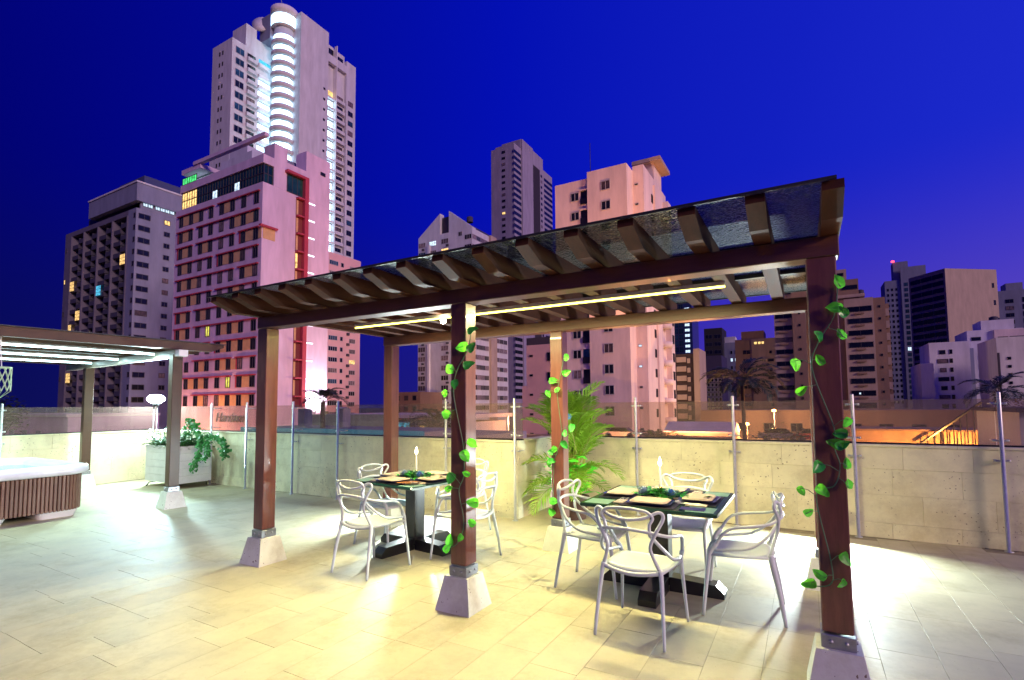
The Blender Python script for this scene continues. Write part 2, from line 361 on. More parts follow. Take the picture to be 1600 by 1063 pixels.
# ================================================================== PERGOLA
def post_parts(parent, x, y, rz=0, top=2.356, wood=None, foot=.25, s=.0725):
    MB().bev(-s, s, -s, s, .33, top, .006).obj('post', wood or WOOD, parent, (x, y, 0), rz)
    k = MB().bev(-s-.008, s+.008, -s-.008, s+.008, foot, .322, .003)
    for a in (-1, 1):
        k.tube([(a*.035, -s-.008, .287), (a*.035, -s-.017, .287)], .011, 8).tube([(s+.008, a*.035, .287), (s+.017, a*.035, .287)], .011, 8)
    sh = k.obj('post_shoe', GALV, parent, (x, y, 0), rz)
    MB().frus(.157, 0, .106, foot, 0).obj('footing', PEDS, parent, (x, y, 0), rz)
W_ = 1.83; LX = [0, 2.46, 4.92]
pg = thing('pergola', 'large brown timber pergola over the two dining tables', 'pergola')
for y in (0, W_):
    for x in LX: post_parts(pg, x, y)
for y in (0, W_):
    MB().bev(-.085, 5.01, y-.0725, y+.0725, 2.358, 2.474, .005).obj('beam', WOODX, pg)
def rafter_mesh(y0, y1, z0=2.476, h=.135, w=.046, wood=None):
    z1 = z0+h
    poly = [(y0, z1), (y0-.004, z1-.045), (y0+.10, z1-.085), (y0+.20, z0), (y1-.20, z0), (y1-.10, z1-.085), (y1+.004, z1-.045), (y1, z1)]
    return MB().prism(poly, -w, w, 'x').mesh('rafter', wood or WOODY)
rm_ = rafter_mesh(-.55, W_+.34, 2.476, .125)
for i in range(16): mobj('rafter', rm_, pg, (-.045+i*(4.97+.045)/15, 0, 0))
for y in (.38, 1.22): MB().box(-.08, 4.98, y-.02, y+.02, 2.568, 2.6045).obj('purlin', ROOFD, pg)
MB().box(-.11, 4.985, -.565, W_+.30, 2.605, 2.610).obj('roof_sheet', ROOFS, pg)
MB().box(-.11, 4.985, -.578, -.566, 2.596, 2.612).obj('sheet_trim', ROOFD, pg)
MB().box(-.11, 4.985, W_+.301, W_+.312, 2.596, 2.612).obj('sheet_trim', ROOFD, pg)
led = thing('light_strip', 'glowing yellow light strip with a bright bulb under the large pergola rafters', 'light strip', (0, .78, 2.435))
MB().tube([(.43, 0, 0), (4.32, 0, 0)], .008, 8).obj('glowing_tube', LEDY, led)
MB().box(.43, 4.32, -.012, .012, .0085, .040).obj('mounting_channel', WHITE, led)
MB().lathe([(0, -.032), (.024, -.02), (.03, 0), (.02, .02), (0, .026)], 14, c=(1.68, -.02, -.03)).obj('bulb', LEDB, led)
for ax, ey in (((0, -.70, -.71), 104), ((0, .62, -.78), 80)):
    lamp('AREA', 'strip_light', led, (2.37, 0, -.014), ey, (1, .86, .40), shape='RECTANGLE', size=3.85, size_y=.02, aim=ax, spread=R(112))
# second pergola over the hot tub
a2 = R(-4.6)
pg2 = thing('pergola', 'smaller dark umber pergola above the hot tub at left', 'pergola', (-3.88, 1.09, 0), a2)
post_parts(pg2, 0, 0, 0, 2.40, WOOD2); post_parts(pg2, -3.82, 0, 0, 2.36, WOOD2)
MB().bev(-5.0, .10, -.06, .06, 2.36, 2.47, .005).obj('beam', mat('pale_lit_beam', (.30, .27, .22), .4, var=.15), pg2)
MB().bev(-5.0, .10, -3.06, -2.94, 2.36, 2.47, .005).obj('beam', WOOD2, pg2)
post_parts(pg2, -3.82, -3.0, 0, 2.36, WOOD2)
rm2 = rafter_mesh(-3.6, .68, 2.472, .13, .04, WOOD2)
for i in range(9): mobj('rafter', rm2, pg2, (.07-i*.6, 0, 0))
MB().box(-4.95, .14, -3.65, .70, 2.604, 2.614).obj('roof_sheet', mat('opaque_roof_sheet', (.06, .06, .065), .4), pg2)
MB().box(.112, .24, -.06, .07, 2.36, 2.46).obj('junction_box', WHITE, pg2)
for i, (x, lab) in enumerate(((-.55, 'nearest cool white light tube under the tub pergola roof'), (-2.05, 'middle cool white light tube under the tub pergola roof'), (-3.35, 'farthest cool white light tube under the tub pergola roof'))):
    st = thing('light_tube', lab, 'light tube', pg2.matrix_basis @ Vector((0, 0, 0)), 0, 'light tubes under the tub pergola')
    st.location = Matrix.Translation((-3.88, 1.09, 0)) @ Matrix.Rotation(a2, 4, 'Z') @ Vector((x, -.1, 2.43)); st.rotation_euler = (0, 0, a2)
    MB().tube([(0, -3.0, 0), (0, 0, 0)], .013, 8).obj('glowing_tube', LEDW, st)
    MB().box(-.018, .018, -3.0, 0, .014, .034).obj('tube_housing', WHITE, st)
    lamp('AREA', 'tube_light', st, (0, -1.5, -.015), (66, 42, 13)[i], (.66, .98, .88), shape='RECTANGLE', size=.02, size_y=2.95, aim=(0, 0, -1))
# hanging lantern at left edge
ln = thing('hanging_lantern', 'woven pale green lantern hanging from the tub pergola at the left edge', 'lantern', (-4.05, -.93, 1.78))
k = MB()
for i in range(12):
    for sgn in (1, -1):
        k.tube([(.12*math.cos(2*math.pi*i/12+sgn*t*.9), .12*math.sin(2*math.pi*i/12+sgn*t*.9), .30*t) for t in (0, .25, .5, .75, 1)], .006, 4)
        k.tube([(.12*math.cos(2*math.pi*i/12), .12*math.sin(2*math.pi*i/12), 0), (.0, .0, -.11)], .004, 4)
k.tube([(.12*math.cos(t*math.pi/8), .12*math.sin(t*math.pi/8), .30) for t in range(17)], .008, 5).obj('woven_shade', mat('pale_green_cane', (.45, .62, .40), .5), ln)
MB().tube([(.09, 0, .30), (.01, 0, .58)], .006, 5).tube([(-.09, 0, .30), (-.01, 0, .58)], .006, 5).tube([(0, 0, .56), (0, 0, .70)], .012, 6).obj('hanger', WHITE, ln)
# ================================================================== HOT TUB
tb = thing('hot_tub', 'square white hot tub with brown ribbed cabinet under the left pergola', 'hot tub', (-5.52, -.88, 0))
def rrect(hx, hy, r, n=6):
    o = []
    for cx_, cy_, a in ((hx-r, hy-r, 0), (-hx+r, hy-r, 90), (-hx+r, -hy+r, 180), (hx-r, -hy+r, 270)):
        for i in range(n+1): t = R(a+90*i/n); o.append((cx_+r*math.cos(t), cy_+r*math.sin(t)))
    return o
def loft(rings, mi=0):
    k = MB(); n = len(rings[0][0]); vs = []; fs = []
    for ring, z in rings: vs += [(x, y, z) for x, y in ring]
    for i in range(len(rings)-1):
        for j in range(n): fs.append((i*n+j, i*n+(j+1) % n, (i+1)*n+(j+1) % n, (i+1)*n+j))
    k.add(vs, fs, mi, True); return k
H = 1.12
sh = loft([(rrect(H-.02, H-.02, .28), .60), (rrect(H+.03, H+.03, .30), .615), (rrect(H+.045, H+.045, .3), .66), (rrect(H+.03, H+.03, .29), .725), (rrect(H-.03, H-.03, .26), .745),
           (rrect(H-.17, H-.17, .25), .74), (rrect(H-.22, H-.22, .25), .70), (rrect(H-.30, H-.30, .3), .45), (rrect(.01, .01, .005), .42)])
sh.obj('shell', ACRYL, tb)
MB().add([(x, y, .655) for x, y in rrect(H-.225, H-.225, .25)], [tuple(range(28))]).obj('water', mat('tub_water', (.30, .50, .62), .05, var=.1, bump=.3, bscale=6), tb)
MB().add([(x, y, .12) for x, y in rrect(H-.06, H-.06, .26)]+[(x, y, .61) for x, y in rrect(H-.06, H-.06, .26)], [(j, (j+1) % 28, 28+(j+1) % 28, 28+j) for j in range(28)]+[tuple(range(27, -1, -1))]).obj('cabinet_back', BLACK, tb)
slm = MB().bev(-.0185, .0185, -.012, .012, .10, .598, .006).mesh('slat', SLAT)
per = []; ring = rrect(H-.035, H-.035, .28, 10)
for i in range(len(ring)):
    a = Vector(ring[i]); b = Vector(ring[(i+1) % len(ring)]); per.append((a, b))
tot = sum((b-a).length for a, b in per); nsl = int(tot/.046); stp = tot/nsl; d = 0; acc = 0; idx = 0
for kk in range(nsl):
    want = kk*stp
    while idx < len(per)-1 and acc+(per[idx][1]-per[idx][0]).length < want: acc += (per[idx][1]-per[idx][0]).length; idx += 1
    a, b = per[idx]; p = a+(b-a).normalized()*(want-acc); t = (b-a).normalized()
    mobj('slat', slm, tb, (p.x, p.y, 0), math.atan2(t.y, t.x))
for x0, x1, y0, y1 in ((.45, 1.04, .52, 1.04), (.45, 1.04, -1.04, .25), (-1.04, -.3, -1.04, 1.04)):
    cx_, cy_ = (x0+x1)/2, (y0+y1)/2
    r1 = [(cx_+x, cy_+y) for x, y in rrect((x1-x0)/2-.04, (y1-y0)/2-.05, .08)]; r2 = [(cx_+x, cy_+y) for x, y in rrect((x1-x0)/2, (y1-y0)/2, .1)]
    k = loft([(r1, 0), (r2, .115)]); k.add([(x, y, .115) for x, y in r2], [tuple(range(28))]); k.obj('base_foot', WHITE, tb)
# ================================================================== PLANTER with shrub and creeper
pb = thing('planter_box', 'white slatted planter box on black feet in the corner by the lamp', 'planter', (-6.22, 2.40, 0))
X, Y = .62, .31
for r in range(5):
    z0 = .10+r*.143; z1 = z0+.140
    for nm, bx in (('plank', (-X, X, -Y, -Y+.02)), ('plank', (-X, X, Y-.02, Y)), ('plank', (-X, -X+.02, -Y+.021, Y-.021)), ('plank', (X-.02, X, -Y+.021, Y-.021))):
        MB().bev(*bx, z0, z1, .003).obj(nm, WHITE, pb)
MB().box(-X+.03, X-.03, -Y+.03, Y-.03, .12, .74).obj('soil', mat('soil', (.05, .035, .02), .95, bump=.5), pb)
for x in (-.45, .45):
    MB().tube([(x-.05, -Y-.03, .0), (x, -Y, .07), (x, 0, .09), (x, Y, .07), (x-.05, Y+.03, .0)], .012, 6).obj('foot', BLACK, pb)
def leaf_cloud(n, fn, size, seed=1, droop=.3):
    rnd = random.Random(seed); k = MB()
    for _ in range(n):
        p, nd = fn(rnd); a = rnd.uniform(0, 6.28); s = size*rnd.uniform(.6, 1.25)
        d = Vector((math.cos(a), math.sin(a), rnd.uniform(-droop, .5))).normalized(); sd = d.cross(Vector((rnd.uniform(-.4, .4), rnd.uniform(-.4, .4), 1))).normalized()
        nr = sd.cross(d)
        b = p+d*s*.5+sd*s*.28+nr*s*.08; c = p+d*s; e = p+d*s*.5-sd*s*.28+nr*s*.08
        k.add([p, b, c, e, p+d*s*.5], [(0, 1, 4), (1, 2, 4), (2, 3, 4), (3, 0, 4)])
    return k
sb = thing('leafy_shrub', 'dense green leafy shrub growing in the white planter box', 'shrub', (-6.22, 2.40, .74))
k = leaf_cloud(2600, lambda r: (Vector((r.uniform(-.66, .64), r.uniform(-.34, .36), abs(r.gauss(0, .13))+r.uniform(0, .05))), 0), .075, 3)
k.obj('foliage', SHRUB, sb)
k = MB(); rr_ = random.Random(4)
for _ in range(40):
    x, y = rr_.uniform(-.5, .5), rr_.uniform(-.25, .25); k.tube([(x, y, -.05), (x+rr_.uniform(-.06, .06), y+rr_.uniform(-.06, .06), .22)], .004, 4)
k.obj('stems', VSTEM, sb)
cv = thing('creeper', 'trailing creeper hanging from the planter over the railing post', 'creeper', (-5.75, 2.35, .78))
paths = [[(-.4, .1, .1), (-.2, .15, .38), (-.05, .1, .45), (.25, 0, .28), (.45, -.05, .22), (.5, -.08, -.05), (.42, -.1, -.25), (.35, -.1, -.42)],
         [(.2, .1, .2), (.55, .05, .25), (.9, .0, .20), (1.15, -.02, .14), (1.25, -.05, 0), (1.22, -.05, -.12)], [(-.3, 0, 0), (-.28, .1, .45), (-.2, .1, .55)],
         [(.3, 0, .2), (.42, 0, .12), (.62, -.03, .12), (.7, -.05, -.02), (.68, -.08, -.2)]]
km = MB(); rr_ = random.Random(9); lf = MB()
for P in paths:
    sp_ = smooth_path(P, 10); km.tube(sp_, .004, 5)
    for p in sp_[4:]:
        for _ in range(4):
            q = p+Vector((rr_.gauss(0, .03), rr_.gauss(0, .03), rr_.gauss(0, .025))); s = rr_.uniform(.04, .075)
            a = rr_.uniform(0, 6.28); d = Vector((math.cos(a)*.6, math.sin(a)*.6, -rr_.uniform(.3, 1))).normalized(); sd = d.cross(Vector((.3, -1, .2))).normalized()
            lf.add([q, q+d*s*.35+sd*s*.42, q+d*s*.8+sd*s*.3, q+d*s, q+d*s*.8-sd*s*.3, q+d*s*.35-sd*s*.42], [(0, 1, 2, 3, 4, 5)])
km.obj('stem', VSTEM, cv); lf.obj('foliage', mat('creeper_leaf', (.03, .24, .04), .4, var=.35, scale=11), cv)
# corner lamp
lp = thing('corner_lamp', 'glaring cool white lamp on a double pole behind the planter', 'lamp', (-7.42, 2.52, 0), R(50))
MB().tube([(-.03, 0, 0), (-.03, 0, 1.62)], .014, 8).tube([(.03, 0, 0), (.03, 0, 1.62)], .014, 8).box(-.06, .06, -.03, .03, 1.60, 1.64).obj('pole', STEEL, lp)
MB().lathe([(0, 0), (.05, .004), (.06, .03), (.10, .035), (.10, .045), (0, .05)], 20, c=(0, 0, 1.60)).obj('housing', BLACK, lp)
MB().lathe([(0, 0), (.09, .012), (.155, .06), (.17, .10), (.13, .16), (.06, .185), (0, .19)], 24, c=(0, 0, 1.652)).obj('lamp_glass', LAMPW, lp)
lamp('AREA', 'lamp_light', lp, (0, -.19, 1.72), 130, (.6, .95, 1), shape='RECTANGLE', size=.22, size_y=.12, aim=(0, -1, -.32))
# floodlights at the wall, hidden behind the rear posts
def flood(label, loc, aim, power):
    t = thing('floodlight', label, 'floodlight', loc)
    a = math.atan2(aim[0], -aim[1])
    t.rotation_euler = (0, 0, a)
    MB().bev(-.09, .09, -.02, .03, -.06, .06, .006).obj('housing', BLACK, t)
    MB().bev(-.08, .08, -.026, -.0205, -.05, .05, .002).obj('lamp_glass', FLOODW, t)
    MB().box(-.05, -.04, -.01, .0, -loc[2], -.06).box(.04, .05, -.01, .0, -loc[2], -.06).obj('bracket', BLACK, t)
    lamp('AREA', 'flood_light', t, (0, -.032, 0), power, (.80, .95, .96), shape='RECTANGLE', size=.15, size_y=.09, aim=(0, -1, 0))
flood('small black floodlight at the wall behind the right rear post', (5.0, 3.62, .42), (-.24, -.97), 185)
flood('small black floodlight at the wall behind the left rear post', (-.12, 2.50, .42), (.10, -1), 220)
# ================================================================== CHAIRS
def chair_meshes():
    out = []
    # seat: dished shell
    k = MB(); n = 12; vs = []; fs = []
    for lay, dz in ((0, 0), (1, -.018)):
        for i in range(n+1):
            for j in range(n+1):
                u, v = i/n*2-1, j/n*2-1
                r = max(abs(u), abs(v)); cu_ = u*(1-.10*v*v*abs(u)); w = .215+.012*v
                x = w*cu_; y = .215*v*(1-.08*u*u)
                if v < -.5: y += .03*(abs(u)**3)*(-v-.5)*2
                z = .455-.022*(1-u*u)*(1-v*v)-.012*max(0, v-.6)*(1)+.018*max(0, -v-.6)
                if lay == 1 and v < -.6: z -= .03*(1-u*u)*(-v-.6)*2.5
                vs.append((x, y, z+dz))
        
    q = (n+1)*(n+1)
    for i in range(n):
        for j in range(n):
            a, b, c, d = i*(n+1)+j, (i+1)*(n+1)+j, (i+1)*(n+1)+j+1, i*(n+1)+j+1
            fs.append((a, b, c, d)); fs.append((q+d, q+c, q+b, q+a))
    for i in range(n):
        for a, b in (((i)*(n+1), (i+1)*(n+1)), ((i+1)*(n+1)+n, i*(n+1)+n), (i+1, i), (n*(n+1)+i, n*(n+1)+i+1)):
            fs.append((b, a, a+q, b+q))
    k.add(vs, fs, 0, True); out.append(('seat', k.mesh('seat', CHAIR)))
    for sgn in (-1, 1):
        P = smooth_path([(sgn*.235, -.285, 0), (sgn*.222, -.255, .20), (sgn*.205, -.215, .40), (sgn*.195, -.205, .47)], 4)
        r = [.0095+.008*(i/(len(P)-1)) for i in range(len(P))]
        out.append(('leg', MB().tube(P, r, 8, flat=1.25).mesh('leg', CHAIR)))
        P = smooth_path([(sgn*.245, .255, 0), (sgn*.232, .230, .22), (sgn*.222, .205, .42), (sgn*.226, .19, .475), (sgn*.245, .15, .53)], 4)
        r = [.0095+.007*min(1, i/(len(P)*.7)) for i in range(len(P))]
        out.append(('leg', MB().tube(P, r, 8, flat=1.2).mesh('leg', CHAIR)))
    def mir(h): return h+[(-x, y, z) for x, y, z in reversed(h)]
    k = MB()
    # outline one: wide top bow that dips at the middle
    h = [(.195, -.205, .46), (.158, -.235, .56), (.150, -.255, .63), (.195, -.262, .73), (.232, -.235, .815), (.205, -.25, .850), (.12, -.285, .812), (.0, -.300, .795)]
    k.tube(smooth_path(mir(h[:-1]+[h[-1]])[:len(h)]+[(-x, y, z) for x, y, z in reversed(h[:-1])], 6), .0115, 8, flat=1.15)
    # outline two: arms running back and crossing high
    h = [(.245, .15, .53), (.262, .09, .615), (.268, .02, .655), (.262, -.09, .672), (.232, -.20, .692), (.14, -.275, .722), (.0, -.295, .733)]
    k.tube(smooth_path(h+[(-x, y, z) for x, y, z in reversed(h[:-1])], 6), .0115, 8, flat=1.1)
    # outline three: sweeps from the seat sides up to a rounded top
    h = [(.226, .17, .478), (.245, .05, .492), (.243, -.08, .520), (.215, -.19, .60), (.150, -.262, .70), (.075, -.296, .79), (.0, -.300, .822)]
    k.tube(smooth_path(h[:5], 6), .0115, 8); k.tube(smooth_path([(-x, y, z) for x, y, z in h[:5]], 6), .0115, 8)
    h = [(.150, -.262, .70), (.155, -.28, .77), (.175, -.275, .815), (.14, -.285, .852), (.06, -.296, .866), (0, -.298, .868)]
    k.tube(smooth_path(h+[(-x, y, z) for x, y, z in reversed(h[:-1])], 6), .0105, 8, flat=1.1)
    out.append(('backrest', k.mesh('backrest', CHAIR)))
    k = MB()
    k.tube(smooth_path([(.2, -.205, .45), (.1, -.23, .435), (0, -.238, .428), (-.1, -.23, .435), (-.2, -.205, .45)], 4), .015, 8)
    k.tube([(.222, .2, .435), (.11, .222, .436), (-.11, .222, .436), (-.222, .2, .435)], .010, 8)
    for sgn in (-1, 1): k.tube([(sgn*.2, -.205, .447), (sgn*.214, 0, .440), (sgn*.222, .2, .437)], .011, 8)
    out.append(('seat_rail', k.mesh('seat_rail', CHAIR)))
    return out
CH = chair_meshes()
def chair(x, y, rz, label, grp):
    t = thing('dining_chair', label, 'chair', (x, y, .0), rz, grp)
    for n, me in CH: mobj(n, me, t)
g1 = 'pale plastic chairs round the right table'; g2 = 'pale plastic chairs round the left table'
chair(3.77, .30, R(-3), 'pale looped-back chair nearest the camera, its back to the camera at the right table', g1)
chair(3.19, .95, R(-90), 'pale plastic chair on the left side of the right table, in front of the palm', g1)
chair(4.34, .98, R(94), 'pale plastic chair on the right side of the right table, seen from its side', g1)
chair(3.78, 1.66, R(180), 'pale plastic chair on the far side of the right table, mostly behind its tabletop', g1)
chair(1.14, .36, R(-2), 'pale plastic chair at the front left of the left table, back to the camera', g2)
chair(.62, 1.12, R(-92), 'pale plastic chair on the far left side of the left table', g2)
chair(1.72, 1.08, R(88), 'pale plastic chair partly hidden behind the middle front post at the left table', g2)
chair(1.10, 1.90, R(180), 'pale plastic chair on the far side of the left table, only its back showing', g2)
# ================================================================== TABLES
def table(x, y, rz, label, sx, sy_, grp, rounded):
    t = thing('dining_table', label, 'table', (x, y, 0), rz, grp)
    hx, hy = sx/2, sy_/2
    MB().bev(-hx, hx, -hy, hy, .722, .750, .006 if not rounded else .012).obj('tabletop', TGLAS, t)
    for a in (-1, 1):
        for b in (-1, 1): MB().box(a*(hx-.03), a*(hx-.23), b*(hy-.03), b*(hy-.23), .7502, .7515).obj('frosted_pane', TFROS, t)
    MB().box(hx+.0005, hx+.004, -hy+.01, hy-.01, .726, .746).obj('edge_strip', TEDGE, t)
    MB().bev(-.075, .075, -.075, .075, .10, .721, .004).obj('column', BLACK, t)
    for i in range(4):
        MB().prism([(.076, 0), (.50, 0), (.50, .045), (.44, .10), (.076, .115)], -.07, .07, 'y').obj('foot', BLACK, t, rz=R(90*i))
    MB().box(-.25, .25, -.25, .25, .70, .7215).obj('top_plate', BLACK, t)
    return t
T1 = (3.70, 1.16); T2 = (1.02, 1.12)
table(*T1, R(0), 'black pedestal table with green glass top at the right, under the pergola', 1.06, 1.04, 'glass topped pedestal tables', False)
table(*T2, R(-8), 'black pedestal table with green glass top at the left, behind the middle post', 1.0, 1.0, 'glass topped pedestal tables', True)
# ---- place settings
def napkin_mesh():
    k = MB(); n = 7; 
    for lay in range(3):
        hx, hy = .150-.006*lay, .118-.004*lay; z = .0035*lay
        ring = []
        for i, (px, py) in enumerate(rrect(hx, hy, .045, 4)): ring.append((px, py))
        lo_ = [(a, b, z+.006*abs(a)/.16) for a, b in ring]; hi_ = [(a*.99, b*.99, z+.0032+.006*abs(a)/.16) for a, b in ring]
        m_ = len(ring)
        k.add(lo_+hi_+[(0, 0, z+.005)], [(j, (j+1) % m_, m_+(j+1) % m_, m_+j) for j in range(m_)]+[(m_+j, m_+(j+1) % m_, 2*m_) for j in range(m_)], 0, False)
    return k.mesh('napkin', LINEN)
NM = napkin_mesh()
kp = loft([([(a, b) for a, b in rrect(.13, .11, .06, 5)], 0), ([(a, b) for a, b in rrect(.17, .145, .06, 5)], .014), ([(a, b) for a, b in rrect(.175, .15, .06, 5)], .017)])
kp.add([(a, b, .010) for a, b in rrect(.165, .14, .06, 5)], [tuple(range(24))]); PMm = kp.mesh('plate', NAVY)
MM = MB().bev(-.215, .215, -.16, .16, 0, .003, .001).mesh('placemat', PLACE)
ck = MB()
for i, dx in enumerate((-.022, 0, .022)):
    ck.tube([(dx, -.10, .008), (dx, .03, .010), (dx, .055, .012)], [.004, .003, .003], 5)
    if i == 0: ck.box(dx-.008, dx+.008, .05, .10, .008, .011)
    elif i == 1: ck.lathe([(0, 0), (.012, .001), (0, .003)], 8, c=(dx, .075, .009))
    else: ck.box(dx-.006, dx+.006, .04, .11, .008, .010)
CK = ck.mesh('cutlery', STEEL); SL = MB().bev(-.04, .04, -.12, .04, .0005, .0065, .002).mesh('cutlery_sleeve', LINEN)
def setting(T, trz, ox, oy, rz, where, grp):
    c, s = math.cos(trz), math.sin(trz); x, y = T[0]+ox*c-oy*s, T[1]+ox*s+oy*c; z = .7518; r = trz+rz
    tag(mobj('placemat', MM, None, (x, y, z), r), 'dark placemat '+where, 'placemat', 'placemats on the '+grp)
    tag(mobj('plate', PMm, None, (x, y, z+.0035), r), 'navy rounded plate '+where, 'plate', 'plates on the '+grp)
    o = thing('napkin', 'folded beige napkin resting on the plate '+where, 'napkin', (x, y, z+.0205), r, 'napkins on the '+grp); mobj('folded_cloth', NM, o)
    cc, ss = math.cos(r), math.sin(r); dx, dy = .24, .02
    o = thing('cutlery_set', 'cutlery in a beige sleeve '+where, 'cutlery', (x-dx*cc-dy*ss, y-dx*ss+dy*cc, z+.0005), r, 'cutlery on the '+grp); mobj('cutlery', CK, o); mobj('sleeve', SL, o)
sides = [(0, -.32, 0, 'front'), (-.32, 0, R(-90), 'left'), (.32, 0, R(90), 'right'), (0, .33, R(180), 'far')]
for ox, oy, rz, w in sides:
    setting(T1, 0, ox, oy, rz, 'at the %s side of the right table' % w, 'right table')
    setting(T2, R(-8), ox*.93, oy*.93, rz, 'at the %s side of the left table' % w, 'left table')
tag(MB().bev(-.09, .09, -.055, .055, 0, .005, .001).obj('menu_card', mat('navy_card', (.03, .035, .16), .3), None, (T1[0]+.34, T1[1]-.40, .7518), R(2)), 'dark blue card lying at the front right corner of the right table', 'card')
tag(MB().box(-.02, .02, -.08, .08, 0, .012).obj('paper_slip', WHITE, None, (T1[0]+.20, T1[1]-.12, .7518), R(-22)), 'small white slip beside the runner on the right table', 'paper slip')
tag(loft([(rrect(.05, .04, .03, 4), 0), (rrect(.10, .08, .05, 4), .015), (rrect(.11, .09, .05, 4), .017)]).obj('brown_saucer', mat('amber_ceramic', (.35, .16, .04), .2, var=.5, scale=18), None, (T2[0]+.22, T2[1]-.36, .7518), R(10)), 'amber brown dish near the front edge of the left table', 'dish')
def centre(T, n):
    w = 'on the %s table' % n
    k = leaf_cloud(170, lambda r: (Vector((r.gauss(0, .10), r.gauss(0, .09), r.uniform(.004, .05))), 0), .075, 5, .1)
    o = k.obj('leaf_bed', mat('glossy_leaf', (.03, .30, .02), .3, var=.4, scale=20), None, (T[0], T[1], .752)); tag(o, 'bed of bright green leaves in the middle of the %s table' % n, 'leaves', 'table centre leaves', 'stuff')
    c = thing('candle', ('tall white lit candle in a brass holder ' if n == 'right' else 'lit white candle with a large glow ')+w, 'candle', (T[0], T[1]+.02, .755), 0, 'lit table candles')
    MB().lathe([(.04, 0), (.04, .006), (.010, .012), (.008, .06), (.016, .075), (.014, .085), (0, .085)], 14).obj('holder', BRASS, c)
    MB().lathe([(.0095, .08), (.0090, .255), (0, .258)], 12).obj('wax_stick', WAX, c)
    MB().lathe([(0, .258), (.012, .270), (.016, .286), (.010, .31), (0, .342)], 10).obj('flame', FLAME, c)
    lamp('POINT', 'candle_light', c, (0, 0, .31), 1.6, (1, .75, .4), shadow_soft_size=.01)
    for i, (dx, dy, m_, nm) in enumerate(((-.13, -.03, PALEF, 'pale'), (.10, -.04, BLUEF, 'blue'))):
        f = thing('flower', '%s blue flower wrapped in clear film %s' % (nm, w), 'flower', (T[0]+dx, T[1]+dy, .80), 0, 'wrapped flowers on the tables')
        k = MB(); rnd = random.Random(i+3)
        for ringn, (rr2, cnt, zz) in enumerate(((.042, 7, .0), (.030, 6, .015), (.016, 4, .028))):
            for j in range(cnt):
                a = 6.283*j/cnt+ringn*.4; d = Vector((math.cos(a), math.sin(a), 0)); s_ = Vector((-d.y, d.x, 0)); b = Vector((0, 0, zz-.02))
                k.add([b, b+d*rr2*.6-s_*.022+Vector((0, 0, .01)), b+d*rr2+Vector((0, 0, .035)), b+d*rr2*.6+s_*.022+Vector((0, 0, .01))], [(0, 1, 2, 3)])
        k.obj('petals', m_, f)
        k = MB(); P1 = []
        for zz, r1 in ((-.045, .018), (-.01, .05), (.04, .055)):
            P1.append(([(r1*(1+.15*math.sin(5*t/24*6.283+zz*50))*math.cos(t/24*6.283), r1*(1+.15*math.sin(5*t/24*6.283+zz*50))*math.sin(t/24*6.283)) for t in range(24)], zz))
        loft(P1).obj('clear_wrap', glassy('film', (.92, .96, 1), .9, rough=.1, diffuse=.12, dcol=(.7, .85, .95)) if 'film' not in M else M['film'], f)
centre(T1, 'right'); centre(T2, 'left')
# ================================================================== VINES ON POSTS
LEAFD = mat('dark_vine_leaf', (.05, .46, .05), .3, var=.3, scale=14, objvar=.25)
def vine_leaf_mesh(m_, cup, n=9):
    # ovate leaf, base at the origin, tip along +z, creased at the midrib
    k = MB(); L = .088; vs = []; 
    for i in range(n+1):
        t = i/n; w = .040*(math.sin(math.pi*t**.72)**.75)*(1-.25*t); z = L*t-.010*math.sin(math.pi*min(1, t*3))*(1 if t < .33 else 0)
        back = cup*math.sin(math.pi*t)
        vs += [(-w, back-.006-.006*math.sin(9*t), z-.012*(1-t)**3), (-w*.5, back*.4, z), (0, .004-back*.3, z), (w*.5, back*.4, z), (w, back-.006+.006*math.sin(8*t), z-.012*(1-t)**3)]
    fs = [(i*5+a, i*5+a+1, i*5+a+6, i*5+a+5) for i in range(n) for a in range(4)]
    k.add(vs, fs, 0, True); k.tube([(0, .004-cup*.3*math.sin(math.pi*t/6), L*t/6) for t in range(6)], .0013, 4, 1)
    return k.mesh('leaf', [m_, VSTEM])
VLS = [vine_leaf_mesh(LEAFM, -.012), vine_leaf_mesh(LEAFM, .014), vine_leaf_mesh(LEAFD, -.008)]
def vine(label, pts, y, sc):
    t = thing('climbing_vine', label, 'vine', (0, 0, 0)); t.location = (pts[0][0], y, 0); x0 = pts[0][0]
    rnd = random.Random(len(pts)); stem = [(x-x0+rnd.uniform(-.01, .01), .012, z-.02) for x, z in pts]
    stem.sort(key=lambda p: -p[2])
    xs_ = [p[0] for p in stem]; stem = [(.35*p[0]+.65*sum(xs_[max(0, i-3):i+4])/len(xs_[max(0, i-3):i+4]), p[1], p[2]) for i, p in enumerate(stem)][::2]+[stem[-1]]
    sp_ = smooth_path(stem, 7); k = MB().tube(sp_, .0034, 5)
    for i, (x, z) in enumerate(pts):
        s = sc*rnd.uniform(.72, 1.1)*.98
        q = Vector((x-x0, rnd.uniform(-.014, 0), z)); n_ = min(sp_, key=lambda p: (Vector(p)-q).length)
        a = rnd.uniform(0, 6.28); d = Vector((math.sin(a), 0, math.cos(a))); base = q-d*.042*s
        k.tube([n_, (Vector(n_)+base)*.5+Vector((0, -.012, .012)), base], .0018, 4)
        o = mobj('leaf', VLS[rnd.choice((0, 0, 1, 2))], t, base); o.rotation_mode = 'YXZ'; o.rotation_euler = (rnd.uniform(-.5, .25), a, rnd.uniform(-.3, .8)); o.scale = (s*rnd.uniform(.85, 1.1), s, s)
    k.obj('stem', VSTEM, t)
